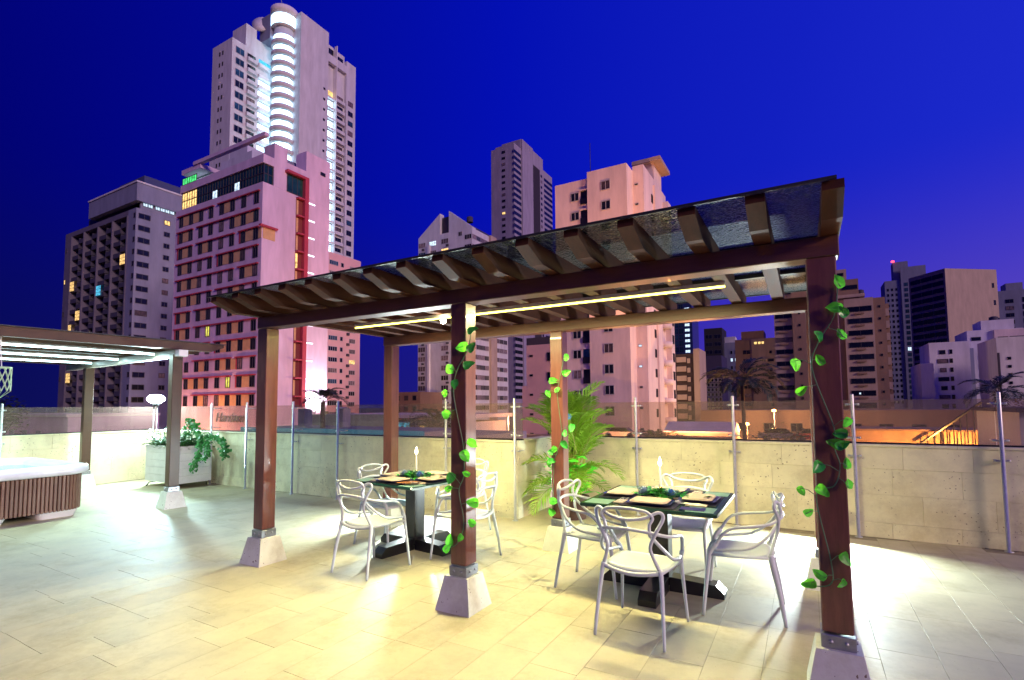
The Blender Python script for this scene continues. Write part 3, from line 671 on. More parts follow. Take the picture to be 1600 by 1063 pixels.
P3 = [(4.992, 2.206), (4.968, 2.061), (5.005, 2.04), (4.997, 1.923), (4.881, 1.903), (4.891, 1.787), (4.77, 1.753), (4.806, 1.621), (5.0, 1.443), (4.969, 1.385), (4.941, 1.333), (4.984, 1.331), (4.994, 1.234), (4.85, 1.199), (4.877, 1.071), (4.781, 1.067), (4.813, .96), (5.001, 1.127), (4.97, .727), (4.937, .606), (4.842, .638), (4.789, .58)]
P2 = [(2.623, 2.129), (2.521, 2.002), (2.611, 2.001), (2.581, 1.865), (2.423, 1.837), (2.454, 1.706), (2.348, 1.643), (2.361, 1.487), (2.614, 1.26), (2.543, 1.16), (2.555, 1.035), (2.41, .988), (2.392, .913), (2.613, .829), (2.606, .677), (2.5, .546), (2.398, .524), (2.374, .468)]
P5 = [(2.446, 1.808), (2.49, 1.702), (2.374, 1.67), (2.599, 1.9), (2.594, 2.052), (2.566, 1.255), (2.648, 1.297), (2.564, 1.119), (2.435, 1.067), (2.404, 1.031), (2.418, .943), (2.364, .906), (2.435, .521), (2.395, .409)]
vine('green round-leaved vine winding up the nearest purple-brown post at right', P3, -.095, .80)
vine('green round-leaved vine winding up the middle front post', P2, -.095, .98)
vine('green round-leaved vine on the orange-lit rear post beside the palm', P5, W_-.095, 1.1)
# ================================================================== PALMS
def frond_mesh(L, lw, ll, mats, n=34, droop=.7, rise=.9, seed=0, thick=.010):
    # rachis from origin going out +x, rising then drooping; leaflets in a shallow V
    rnd = random.Random(seed); k = MB(); P = []
    for i in range(n+1):
        t = i/n; P.append(Vector((L*(t-.18*t**3*droop), 0, L*(rise*t-(droop+.25*rise)*t*t*.9))))
    k.tube(P, [thick*(1-.8*i/n) for i in range(n+1)], 5, 1)
    for i in range(int(n*.22), n+1):
        t = i/n; d = (P[min(i+1, n)]-P[max(i-1, 0)]).normalized()
        upv = Vector((0, 1, 0)).cross(d)*-1
        for sgn in (-1, 1):
            l = ll*(math.sin(math.pi*min(1, .22+t*.80))**.7)*rnd.uniform(.88, 1.08)
            o = (d*(.55+.5*t)+Vector((0, sgn, 0))*.85+upv*rnd.uniform(.10, .35)).normalized()
            a = P[i]; b = a+o*l*.55; c = a+o*l+Vector((0, 0, -l*rnd.uniform(.1, .3))); w = d*lw
            k.add([a-w*.4, a+w*.4, b+w, b-w, c], [(0, 1, 2, 3), (3, 2, 4)], 0)
    return k.mesh('frond', mats)
pt = thing('areca_palm', 'bushy bright green areca palm in the wall nook behind the rear post', 'palm', (1.98, 3.30, 0))
MB().lathe([(.17, 0), (.21, .26), (.225, .27), (.225, .30), (.20, .30), (.19, .27), (0, .27)], 20).obj('pot', mat('brown_pot', (.10, .05, .035), .6, bump=.2), pt)
k = MB(); rnd = random.Random(2)
for _ in range(14):
    a = rnd.uniform(0, 6.28); r = rnd.uniform(0, .11); b = rnd.uniform(0, .12)
    k.tube([(r*math.cos(a), r*math.sin(a), .25), ((r+b*.4)*math.cos(a), (r+b*.4)*math.sin(a), .55), ((r+b)*math.cos(a), (r+b)*math.sin(a), .85)], [.016, .012, .008], 6)
k.obj('stems', PSTEM, pt)
FM = [frond_mesh(1.30, .017, .42, [PALMG, PSTEM], 36, .55, 1.05, s_) for s_ in range(2)]+[frond_mesh(1.0, .016, .38, [PALMG, PSTEM], 30, .9, .8, 5)]
for i in range(46):
    a = i*2.399+.3; low = i % 3 == 2
    o = mobj('frond', FM[2 if low else i % 2], pt, (.04*math.cos(a), .04*math.sin(a), .50+.28*rnd.random()-(.2 if low else 0)))
    o.rotation_euler = (rnd.uniform(-.2, .2), rnd.uniform(-1.0, -.45) if not low else rnd.uniform(-.35, .1), a); s_ = rnd.uniform(.72, 1.0)
    dirx = math.sin(a)
    if dirx > .25: s_ *= .62   # fronds against the wall are shorter
    o.scale = (s_,)*3
bl = leaf_cloud(150, lambda r: (Vector((r.gauss(.12, .16), r.gauss(-.25, .10), r.uniform(.35, .85))), 0), .15, 8, .2)
tag(bl.obj('broad_leaf_plant', LEAFM, None, (2.0, 3.15, 0)), 'low broad-leaved green plant at the foot of the areca palm', 'plant', None, 'stuff')
MB_b = MB(); 
for j in range(7):
    a = 6.283*j/7; d = Vector((math.cos(a), 0, math.sin(a))); MB_b.add([(0, 0, 0), d*.03+Vector((-d.z, 0, d.x))*.012, d*.05, d*.03-Vector((-d.z, 0, d.x))*.012], [(0, 1, 2, 3)])
bf = thing('blue_blossom', 'single blue blossom among the areca palm fronds', 'flower', (2.14, 2.82, 1.40)); MB_b.obj('petals', BLUEF, bf); MB().tube([(0, .01, 0), (.02, .2, -.5)], .004, 5).obj('stem', PSTEM, bf)
def tall_palm(loc, h, L, label, n=16, seed=1, cat='palm', m_=None, grp='dark palms beyond the terrace', trunk=.16):
    t = thing('palm_tree', label, cat, loc, 0, grp); rnd = random.Random(seed)
    P = smooth_path([(0, 0, 0), (.1, 0, h*.5), (0, 0, h)], 8)
    MB().tube(P, [trunk*(1.15-.35*i/len(P)) for i in range(len(P))], 10).obj('trunk', BARK, t)
    fm = [frond_mesh(L, L*.020, L*.34, [m_ or PALMD, BARK], 26, .75, .7, seed+s_, .02) for s_ in range(2)]
    for i in range(n):
        a = i*2.399; o = mobj('frond', fm[i % 2], t, (0, 0, h-.05)); o.rotation_euler = (0, rnd.uniform(-.75, .45), a); s_ = rnd.uniform(.8, 1.05); o.scale = (s_,)*3
    return t
tall_palm((.55, 40.3, GZ), 16.2, 3.6, 'large dark palm silhouette beyond the glass left of the purple post', 18, 3)
tall_palm((-23.7, 20.7, GZ), 14.9, 2.1, 'short dark palm in front of the brilliantly lit hotel corner', 16, 7, trunk=.2)
tall_palm((.30, 14.8, GZ), 13.0, 1.4, 'spiky dark palm seen through the glass just right of the areca', 20, 9, trunk=.1)
tall_palm((24.3, 76.8, GZ), 15.6, 4.2, 'dark palm at far right above the glass railing', 16, 5)
tall_palm((-21.5, 30.5, GZ), 12.8, 3.0, 'drooping dark palm behind the left table beside the rear post', 14, 6)
# ================================================================== CITY
PINKW = mat('pink_render', (.68, .50, .66), .85, var=.11, scale=.55, stretch=(1, 1, .22), bump=.05, bscale=3)
LILAC = mat('pale_render', (.60, .58, .62), .85, var=.11, scale=.55, stretch=(1, 1, .22), bump=.05, bscale=3)
PEACH = mat('peach_render', (.84, .66, .60), .85, var=.11, scale=.55, stretch=(1, 1, .22), bump=.05, bscale=3)
CREAMW = mat('white_render', (.74, .70, .72), .85, var=.11, scale=.55, stretch=(1, 1, .22), bump=.05, bscale=3)
GREYP = mat('grey_panel', (.22, .23, .33), .8, var=.11, scale=.55, stretch=(1, 1, .22), bump=.05, bscale=3)
DGREY = mat('dark_panel', (.06, .05, .07), .8, var=.15, scale=.4)
BROWNW = mat('brown_render', (.30, .19, .13), .85, var=.11, scale=.55, stretch=(1, 1, .22), bump=.05, bscale=3)
TANW = mat('tan_render', (.46, .34, .27), .85, var=.11, scale=.55, stretch=(1, 1, .22), bump=.05, bscale=3)
REDW = mat('red_ledge', (.44, .045, .08), .7, var=.08, scale=1)
ORANW = mat('orange_panel', (.66, .40, .20), .8, var=.1, scale=1)
BALC = mat('balcony_panel', (.05, .045, .08), .8, var=.15, scale=.5)
DWIN = mat('dark_window_glass', (.010, .012, .020), .12, var=.4, scale=.6, objvar=.5)
BWIN = mat('blue_window_glass', (.02, .06, .11), .12, var=.5, scale=.5, objvar=.5)
GWIN = mat('green_window_glass', (.012, .05, .045), .1, var=.5, scale=.4, objvar=.4)
CWIN = mat('curtained_window', (.16, .11, .12), .4, var=.6, scale=1.4, objvar=.6)
FRAME = mat('window_frame', (.45, .42, .45), .5)
DFRAME = mat('dark_window_frame', (.06, .05, .06), .5)
LITW = litroom('lit_warm', (1, .62, .22), 1.6); LITC = litroom('lit_cool', (.62, .80, 1), 1.5)
LITB = litroom('lit_blue', (.10, .65, 1), 1.2); LITG = litroom('lit_green', (.10, .9, .25), 1.1); LITY = litroom('lit_yellow', (.95, .85, .15), 1.0)
GLOWB = litroom('lit_gallery', (.52, .82, 1), 5.0)
WM = {}
def wmesh(w, h, g, fr=None, bars=1, t=.09, hb=0):
    key = (round(w, 2), round(h, 2), g.name, (fr or FRAME).name, bars, hb)
    if key in WM: return WM[key]
    k = MB(); d = .10
    k.box(-w/2, w/2, -.03, .0, 0, h, 0)
    k.box(-w/2-t, -w/2, -d, 0, -t, h+t, 1).box(w/2, w/2+t, -d, 0, -t, h+t, 1).box(-w/2, w/2, -d, 0, -t, 0, 1).box(-w/2, w/2, -d, 0, h, h+t, 1)
    for i in range(bars):
        x = -w/2+w*(i+1)/(bars+1); k.box(x-t*.45, x+t*.45, -d*.8, -.031, 0, h, 1)
    for i in range(hb):
        z = h*(i+1)/(hb+1); k.box(-w/2, w/2, -d*.6, -.031, z-t*.35, z+t*.35, 1)
    WM[key] = k.mesh('window', [g, fr or FRAME]); return WM[key]
class Bld:
    def __init__(s, name, label, loc, rz=0, group=None):
        s.t = thing(name, label, 'building', (loc[0], loc[1], GZ), rz, group); s.o = loc; s.rz = rz; s.n = 0
    def L(s, x, y): return (x-s.o[0], y-s.o[1]) if not s.rz else (x, y)
    def box(s, name, m, x0, x1, y0, y1, z0, z1, hide=False):
        a, b = s.L(x0, y0); c, d = s.L(x1, y1)
        return MB().box(a, c, b, d, z0-GZ, z1-GZ).obj(name, m, s.t)
    def win(s, side, p, q, z, w, h, g=None, fr=None, bars=1, hb=0, name='window'):
        # side 'f': wall plane y=p, centre x=q ; 'r': wall plane x=p facing +x, centre y=q ; 'l': x=p facing -x
        g = g or DWIN
        if g is DWIN and w > 1 and w < 4 and rc.random() < .18: g = CWIN
        me = wmesh(w, h, g, fr, bars, .09 if w > 1 else .06, hb)
        if side == 'f': a, b = s.L(q, p); r = 0
        elif side == 'r': a, b = s.L(p, q); r = R(90)
        else: a, b = s.L(p, q); r = R(-90)
        s.n += 1
        return mobj(name, me, s.t, (a, b, z-GZ), r)
rc = random.Random(11)
# ---- dark slab hotel, far left
DPANEL = mat('shaded_mauve_panel', (.13, .115, .17), .85, var=.12, scale=.4)  # darker copy of the grey panel: the front's weaker sun is in the colour
b = Bld('slab_hotel', 'dark slab hotel with rows of balconies and lit windows, far left', (-156, 70))
b.box('core', DGREY, -175, -141, 60.2, 88, GZ, 50.2)
b.box('wall', GREYP, -140.4, -136.5, 58.5, 88, GZ, 50.9); b.box('wall', DPANEL, -176, -172, 58.5, 88, GZ, 50.9)
b.box('cornice', DPANEL, -171.99, -140.41, 58.5, 61, 49.6, 50.9)
for x in (-171.9, -164.25, -156.2, -148.25, -140.55): b.box('pier', DPANEL, x-.22, x+.22, 58.3, 60.2, GZ, 49.55)
bm = {}
for j in range(4):
    x0 = (-171.65, -164, -155.95, -148)[j]; x1 = (-164.5, -156.45, -148.5, -140.8)[j]; hw = (x1-x0)/2
    for h in range(2):
        for i in range(20):
            z = 46.4-i*3.03-(1.2 if h == 0 else 0)+.6
            if z < GZ+1: continue
            w = hw-.05
            key = round(w, 1)
            if key not in bm: bm[key] = MB().box(0, w, -1.5, 0, 0, .16).box(0, w, -1.5, -1.38, .16, 1.15).box(w-.10, w, -1.38, 0, .16, 2.9).mesh('balcony', BALC)
            a, c = b.L(x0+h*hw, 60.19); mobj('balcony', bm[key], b.t, (a, c, z-GZ))
for i in range(16):
    z = 48.5-i*3.03
    b.win('r', -136.5, 60.35, z, 2.5, 1.15, DWIN, DFRAME); b.win('f', 58.5, -137.1, z, .9, 1.15, DWIN, DFRAME, 0)
    b.win('r', -136.5, 65.6, z+.1, 1.25, 1.05, LITW if i == 0 else DWIN, DFRAME)
    if i % 3 == 0: b.win('f', 58.5, -175.1, z-3, .7, 1.2, LITW if i == 3 else DWIN, DFRAME, 0)
for x, z, g in ((-170.5, 34.0, LITW), (-142.5, 37.5, LITW), (-154.7, 31.0, LITB), (-166.3, 25.5, LITW), (-170.3, 8.6, LITW), (-171, 22, LITW)):
    b.win('f', 58.55, x, z, 2.6, 2.6, g, DFRAME, 3, 2)
b.box('recessed_band', BLACK, -160.3, -137, 59.4, 74, 50.91, 52.5)
b.box('crown', GREYP, -161.2, -135.6, 58.1, 76, 52.5, 57.0); b.box('crown_trim', LILAC, -161.4, -135.4, 57.9, 76.2, 57.0, 57.4)
for y0, n_ in ((60.6, 2), (63.4, 4), (68.3, 3)):
    for i in range(n_): b.win('r', -136.45, y0+i*1.15-.2, 51.75, .95, 1.25, LITC, DFRAME, 1, 1)
b.box('lit_floor_wall', GREYP, -140, -136.5, 59.4, 76, 50.92, 52.49)
b.box('roof_plant', DGREY, -160.5, -150, 62, 70, 57.4, 60.2); b.box('roof_screen', mat('roof_screen', (.05, .06, .16), .8), -149, -136.5, 60, 60.2, 57.4, 59.6); b.box('roof_screen', M['roof_screen'], -136.7, -136.5, 60.2, 76, 57.4, 59.6)
b.box('side_wing', DGREY, -166, -161.5, 60, 70, 50.9, 53.6)
# ---- pink hotel
b = Bld('pink_hotel', 'pink hotel with red window ledges, orange panels and a red vertical fin', (-80, 53))
XL, XR, YF, YB = -93.4, -68.3, 46.0, 59.1
b.box('wall', PINKW, XL, XR, YF, YB, GZ, 37.15)
b.box('glass_core', DGREY, XL+1.5, XR-.3, YF+.3, YB-.5, 37.151, 40.3)
b.box('parapet', PINKW, -92.2, XR, YF, YF+.4, 40.31, 41.7); b.box('parapet', PINKW, XR-.4, XR, YF+.41, 47.9, 40.31, 41.7)
b.box('terrace_deck', GREYP, -92.2, XR-.41, YF+.41, YB, 40.31, 40.6)
b.box('side_wall', PINKW, -71, XR, 47.91, 50.3, 37.16, 44.3); b.box('side_wall', PINKW, -71, XR, 50.31, 54.0, 40.61, 42.0); b.box('side_wall', PINKW, -71, XR, 54.01, YB, 37.16, 45.6); b.box('side_wall', PINKW, -71, XR, 50.31, 54.0, 37.16, 40.3)
b.box('penthouse', GREYP, -86, -72, 50, 58.5, 40.6, 44.6); b.box('penthouse_top', LILAC, -88.5, -79, 51, 58, 44.61, 47.2); b.box('penthouse_top', LILAC, -87.5, -82, 52, 58, 47.21, 49.4)
b.box('roof_beam', PINKW, -88, -67.8, YF-.2, YF+.5, 44.5, 45.1); b.box('roof_slab', PINKW, -92, -86, YF, 58, 43.7, 44.5)
b.box('opening_shade', BLACK, -84.5, -79.5, 49.6, 49.99, 41.6, 43.9)  # black slab on the solid wall stands in for an opening's shade
b.win('f', YF+2.2, -89.2, 41.0, 4.6, 2.5, LITC, DFRAME, 3); b.win('f', YF+.1, -89.4, 41.7, 4.4, 1.1, LITG, DFRAME, 5)
n_ = 15; w = (XR-.1-(-91.9))/n_
for i in range(n_):
    x = -91.9+w*(i+.5); g = LITW if i in (0, 1, 2) else (LITB if i in (5, 10) and False else GWIN)
    for r in range(2): b.win('f', YF+.28, x, 37.3+r*1.48, w-.14, 1.34, g if not (r == 0 and i in (6, 10)) else LITC, DFRAME, 1)
for i in range(2):
    for r in range(2): b.win('r', XR-.28, 46.6+i*.85, 37.3+r*1.48, .72, 1.34, GWIN, DFRAME, 0)
cols = [-91.45, -88.3, -85.2, -82.2, -79.1, -76.1, -73.05, -69.75]
pats = [([(0, 3), (4, 7)], [0, 1, 4], []), ([(0, 1), (2, 7)], [0, 5, 6], [0]), ([(0, 1), (2, 5), (6, 7)], [0, 2, 6], [0, 6]), ([(0, 3), (4, 7)], [0, 4, 5], [4]), ([(0, 5), (6, 7)], [0, 1, 6], []), ([(0, 3), (4, 7)], [0, 1, 5], [])]
pats2 = [([(0, 1), (2, 6)], [0, 2, 5], [0]), ([(0, 1), (2, 7)], [0, 4, 5], [0]), ([(0, 3), (4, 7)], [5, 6, 4], [0, 4]), ([(2, 5), (6, 7)], [2, 4, 5], [6]), ([(0, 5), (6, 7)], [1, 2, 6], [6]), ([(2, 7)], [2, 4, 6, 5], [])]
for r in range(12):
    z = 34.0-r*2.92; L_, P_, E_ = (pats+pats2)[r]
    for i, x in enumerate(cols): b.win('f', YF, x, z, 1.05, 1.6, LITY if (r, i) in ((10, 5), (7, 3)) else (GWIN if (r, i) == (1, 7) else DWIN), DFRAME, 1)
    for a, c in L_:
        x0, x1 = cols[a]-1.1, cols[c]+.85
        b.box('ledge', REDW, x0, x1, YF-.30, YF-.001, z+1.74, z+1.92)
    for a in P_: b.box('orange_panel', ORANW, cols[a]+.68, cols[a+1]-.68, YF-.06, YF-.001, z-.05, z+1.68)
    for a in E_: b.box('red_end', REDW, cols[a]-1.0, cols[a]-.72, YF-.10, YF-.001, z-.1, z+1.71)
z = 34.0-2*2.92
b.box('orange_panel', ORANW, XR+.001, XR+.07, YF+.2, 48.3, z-.05, z+1.68); b.box('ledge', REDW, XR+.001, XR+.55, YF-.55, 48.5, z+1.72, z+1.98); b.box('orange_panel', ORANW, cols[7]+.68, XR, YF-.06, YF-.001, z-.05, z+1.68)
z = 34-6*2.92; b.box('ledge', REDW, XR+.001, XR+.55, YF-.55, 47.2, z+1.72, z+1.98)
# side recess with red fin
b.box('fin', REDW, XR+.001, XR+.75, 53.35, 54.1, 1.5, 40.6); b.box('fin_head', REDW, XR+.001, XR+.75, 49.9, 53.34, 40.2, 40.6)
b.box('recess_back', mat('maroon_recess', (.22, .04, .04), .8), XR+.001, XR+.05, 52.1, 53.34, 1.5, 36.8)
for r in range(12):
    z = 36.6-r*3.03
    b.box('recess_slab', REDW, XR+.051, XR+.7, 52.1, 53.34, z-.12, z+.12)
    if r: b.box('orange_jamb', LITW if r in (4,) else ORANW, XR+.051, XR+.12, 52.15, 52.5, z+.2, z+2.7)
    b.box('light_slot', emis('slot_light', (.85, .9, 1), 2.2), XR+.001, XR+.03, 54.35, 55.95, z-.10, z+.12)
b.win('r', XR, 51.8, 37.2, 2.9, 2.9, GWIN, DFRAME, 2)
b.win('r', XR, 57.5, 45.65-3.1, .9, .5, BLACK, DFRAME, 0)
sg = bpy.data.curves.new('hotel_sign', 'FONT'); sg.body = 'Harrizon'; sg.size = 2.1; sg.extrude = .06; sg.shear = .25; sg.align_x = 'LEFT'
tmp = bpy.data.objects.new('tmp', sg); COL.objects.link(tmp); bpy.context.view_layer.update()
dm = bpy.data.meshes.new_from_object(tmp.evaluated_get(bpy.context.evaluated_depsgraph_get())); bpy.data.objects.remove(tmp)
dm.materials.clear(); dm.materials.append(mat('dark_red_letters', (.10, .008, .012), .6))
o = mobj('hotel_sign', dm, None, (-79.0, 45.85, -.75)); o.rotation_euler = (R(90), 0, 0); tag(o, 'dark red lettering on the lower wall of the pink hotel', 'sign')
# ---- tall tower
b = Bld('tall_tower', 'tallest residential tower with a brightly lit curved balcony column', (-132, 98))
b.box('wall', LILAC, -145.8, -136, 81, 100, GZ, 109.2); b.box('wall', LILAC, -143, -136.3, 85.3, 88.7, 109.21, 116.4); b.box('wall', LILAC, -146, -136.6, 88.71, 100, 109.21, 113.8)
b.box('wall', LILAC, -141, -124.5, 95.3, 105.75, GZ, 122.2); b.box('wall', LILAC, -141, -125.9, 105.76, 109.0, GZ, 119.5); b.box('wall', LILAC, -141, -125.6, 109.01, 113.3, GZ, 119.0); b.box('wall', LILAC, -141, -124.5, 113.31, 117.3, GZ, 117.2)
b.box('fin', CREAMW, -125.5, -124.3, 109.0, 109.25, GZ, 119.8)
b.box('top_wall', LILAC, -125.6, -124.5, 105.76, 113.3, 112.8, 115.4)
MB().prism([(81-98+4.2+.01, 109.21-GZ), (85.3-98, 109.21-GZ), (85.3-98, 113-GZ)], -11.5, -4.3, 'x').obj('sloped_roof', LILAC, b.t)
for i in range(27):
    z = 105.3-i*3.4
    if z < 30: break
    b.win('r', -136, 83.4, z, 2.5, 1.9, BWIN if rc.random() < .6 else DWIN, FRAME)
    b.box('balcony', LILAC, -136, -135.1, 85.5, 88.5, z-.6, z+.5); b.win('r', -136, 87, z+.6, 2.4, 1.3, DWIN, DFRAME)
    b.win('f', 81, -142.0, z+.2, .45, 1.0, DWIN, DFRAME, 0); b.win('f', 81, -140.5, z+.2, .45, 1.0, DWIN, DFRAME, 0)
    b.box('gallery_glow', GLOWB if (i % 2 == 1 or i > 6) else LITB if i == 0 else GLOWB, -136, -135.9, 89.4, 95.0, z+.4, z+2.3) if i != 1 else None
    b.box('gallery_rail', CREAMW, -136, -134.9, 88.9, 95.1, z-.6, z+.45)
    if i > 0:
        b.box('lit_landing', GLOWB if i > 1 else LITW, -125.88, -125.8, 105.9, 108.8, z+.1, z+2.2); b.box('landing_rail', CREAMW, -125.85, -124.9, 105.8, 108.9, z-.7, z-.15)
        b.box('balcony', LILAC, -125.58, -124.6, 109.6, 113.0, z-.6, z+.45); b.win('r', -125.6, 111.4, z+.5, 2.6, 1.5, DWIN, DFRAME)
        b.win('r', -124.5, 115.1, z+.3, 1.9, 1.5, BWIN if rc.random() < .5 else DWIN, DFRAME)
        b.win('r', -124.5, 104.3, z+.4, .6, .6, DWIN, DFRAME, 0)
b.win('r', -125.6, 107.4, 116.5, 2.2, 1.6, DWIN, DFRAME); b.win('r', -125.6, 111.2, 115.8, 2.6, 1.6, DWIN, DFRAME)
cyl = MB().lathe([(3.0, 0), (3.0, 132), (0, 132)], 24); cyl.obj('stair_core', mat('glowing_core', (.7, .8, .9), .6), b.t, (-132+132+1.2, 94.2-98, 0))
ringm = MB().lathe([(3.0, 0), (3.7, 0), (3.7, 1.25), (3.55, 1.25), (3.55, .15), (3.0, .15)], 24).mesh('curved_balcony', LILAC)
glm = MB().lathe([(3.06, 1.3), (3.06, 3.1)], 24).mesh('balcony_glow', GLOWB)
for i in range(27):
    z = 112-i*3.4
    if z < 30: break
    mobj('curved_balcony', ringm, b.t, (1.2, -3.8, z-GZ-.4)); mobj('balcony_glow', glm, b.t, (1.2, -3.8, z-GZ-.4))
MB().lathe([(0, 0), (3.8, 0), (3.8, 4.5), (4.1, 4.6), (4.1, 6.2), (0, 6.2)], 24).obj('curved_crown', CREAMW, b.t, (1.2, -3.8, 117.2-GZ)); MB().lathe([(3.85, 0), (3.85, 3.2)], 24).obj('crown_glow', GLOWB, b.t, (1.2, -3.8, 117.6-GZ))
b.box('crown_block', GREYP, -137.5, -132.5, 90.5, 96, 113.8, 121.5)
MB().lathe([(0, 0), (2.6, .3), (2.8, .9), (0, .5)], 20).obj('roof_dish', CREAMW, b.t, (-4.8, -7.2, 119.2-GZ)).rotation_euler = (R(75), 0, R(35))
MB().tube([(0, 0, 0), (-1.5, -.5, 7)], .12, 6).obj('roof_mast', STEEL, b.t, (1, -4, 123.2-GZ))
# ---- low wing beside the tower
b = Bld('pink_apartment_block', 'pink apartment block behind the hotel with small paired windows', (-112, 98))
b.box('wall', mat('salmon_render', (.72, .42, .44), .85, var=.06, scale=.25), -122, -107, 91, 103.8, GZ, 44.0)
for i in range(17):
    z = 40.7-i*2.98
    b.win('r', -107, 93.9, z, 2.9, 1.1, rc.choice((CWIN, DWIN, DWIN, BWIN)), FRAME, 3); b.win('r', -107, 96.9, z, .9, 1.1, DWIN, FRAME, 0)
    b.win('r', -107, 100.8, z-.3, 2.1, 1.1, LITW if i == 9 else rc.choice((CWIN, DWIN)), FRAME, 2); b.box('air_conditioner', DGREY, -107, -106.5, 98.7, 99.5, z-1.2, z-.5)
# ---- gabled white tower
b = Bld('gabled_tower', 'white apartment tower with a split gable top and banded windows', (-90, 132))
b.box('wall', LILAC, -100.6, -80, 122, 143, GZ, 54.8)
k = MB().prism([(-10.6, 67.81), (-2.02, 67.81), (-2.02, 74.4)], -10, -8, 'y'); k.obj('gable_wall', LILAC, b.t)
MB().prism([(1.4, 67.81), (10, 67.81), (10, 68.1), (1.4, 74.6)], -10, -8, 'y').obj('gable_wall', LILAC, b.t)
b.box('louvre_wall', DGREY, -92, -88.6, 123, 125, 54.81, 60.2)
MB().prism([(-10.6, 67.82), (10, 67.82), (1.4, 73.8), (-2, 73.8)], -7.9, 10.8, 'y').obj('roof', DGREY, b.t)
b.box('pier', TANW, -80+.001, -79.2, 131.3, 134.8, GZ, 55); b.box('pier', CREAMW, -96.6, -95.7, 121.5, 121.999, GZ, 52)
for i in range(18):
    z = 51.6-i*3.02
    for j in range(4):
        b.win('r', -80, 123.2+j*2.22, z, 2.1, 1.3, rc.choice((CWIN, CWIN, DWIN, DWIN)), FRAME, 2)
        if j < 3: b.win('r', -80, 136.1+j*2.5, z, 2.3, 1.3, rc.choice((CWIN, DWIN, CWIN)), FRAME, 2)
    b.win('f', 122, -99.1, z, 2.7, 1.4, rc.choice((CWIN, BWIN, DWIN)), FRAME, 2); b.win('f', 122, -90.1, z, 2.6, 1.4, LITW if i == 1 else rc.choice((CWIN, DWIN, DWIN)), FRAME, 2)
    if i in (0, 1): b.win('f', 122, -94.8, z, 2.6, 1.4, LITC if i == 0 else CWIN, FRAME, 3)
    b.win('f', 122, -81.4, z, 2.4, 1.3, DWIN, FRAME, 2)
    b.box('air_conditioner', DGREY, -98.9, -98.1, 121.5, 121.999, z-1.1, z-.5); b.box('air_conditioner', DGREY, -89.4, -88.6, 121.5, 121.999, z-1.1, z-.5)
b.win('f', 122, -84.3, 53.0, 1.2, 1.2, DWIN, FRAME)
# ---- grey tower
MAUVE = mat('mauve_render', (.34, .29, .38), .85, var=.11, scale=.55, stretch=(1, 1, .22), bump=.05, bscale=3)
b = Bld('grey_tower', 'tall grey-mauve tower with a dark vertical recess', (-120, 228))
b.box('wall', MAUVE, -126, -113, 207, 250, GZ, 127.6) ; b.box('wall', MAUVE, -124, -113.2, 214, 239, 127.61, 133.4)
b.box('left_parapet', MAUVE, -123.5, -113.01, 207, 213.9, 127.61, 128.4)
b.box('recess_shade', mat('recess_shade', (.035, .025, .03), .8), -113+.001, -112.7, 226, 234.3, GZ, 125.5); b.box('blank_wall', MAUVE, -113+.002, -112.4, 214.3, 225.9, GZ, 133.4)  # the recess's shade is put in as a dark box on the wall
for i in range(42):
    z = 123.6-i*3.05
    if z < 2: break
    b.win('r', -113, 210.2, z, 7.2, 1.5, DWIN, DFRAME, 2); b.win('r', -113, 236.6, z-1, 1.6, 1.2, DWIN, DFRAME, 0); b.win('r', -113, 244.8, z-1.5, 10, 1.5, DWIN, DFRAME, 2)
    b.win('f', 207, -118.9, z+.9, 1.7, 1.1, LITW if i == 10 else DWIN, DFRAME, 1)
# ---- peach apartment block
b = Bld('peach_apartment_block', 'peach-lit white apartment block behind the pergola roof, with recessed balconies', (-22, 80))
b.box('wall', PEACH, -29.2, -23.5, 70.9, 87, GZ, 37.0); b.box('wall', PEACH, -23.5, -17.2, 70.4, 87, GZ, 37.75)
b.box('wall', PEACH, -17.2, -15.5, 73.5, 88, GZ, 38.4); b.box('side_bay', PEACH, -15.499, -15.2, 79.2, 82.2, GZ, 37.2)
b.box('side_bay', PEACH, -15.499, -14.6, 85.6, 88, GZ, 36.6); b.box('roof_canopy', TANW, -19, -14.3, 79.5, 86.5, 41.5, 42.1); b.box('canopy_wall', PEACH, -18.5, -15.6, 80.5, 85.5, 38.41, 41.5)
MB().tube([(0, 0, 0), (0, 0, 5.5)], .06, 6).obj('antenna', DFRAME, b.t, (-1.5, -8, 37.0-GZ+.7))
for i in range(14):
    z = 33.8-i*3.13
    b.win('f', 70.9, -25.75, z, 1.25, 1.2, DWIN, FRAME)
    b.box('balcony_shade', BWIN if i == 8 else BLACK, -24.75, -23.55, 70.86, 70.899, z-.8, z+1.4); b.box('balcony_front', mat('dark_rail', (.012, .012, .02), .4), -24.8, -23.52, 70.7, 70.85, z-.85, z+.1); b.box('balcony_lintel', PEACH, -24.85, -23.52, 70.7, 70.86, z+1.35, z+1.6)  # black plates on the flat wall stand in for shade inside the balconies
    b.win('f', 70.4, -20.5, z+.6, 1.3, 1.25, DWIN, FRAME); b.win('f', 73.5, -16.9 if False else -16.6, z+1.5, .45, .25, LITC if i in (8, 9) else DWIN, FRAME, 0)
    b.win('r', -15.5, 78.3, z+.2, .8, 1.2, DWIN, DFRAME); b.win('r', -14.6, 86.8, z, 1.0, 1.4, DWIN, DFRAME)
    MB().lathe([(0, 0), (1.25, 0), (1.35, .9), (1.2, .9), (1.1, .12), (0, .12)], 12).obj('round_balcony', PEACH, b.t, (-15.4+22, 84.0-80, z-.9-GZ))
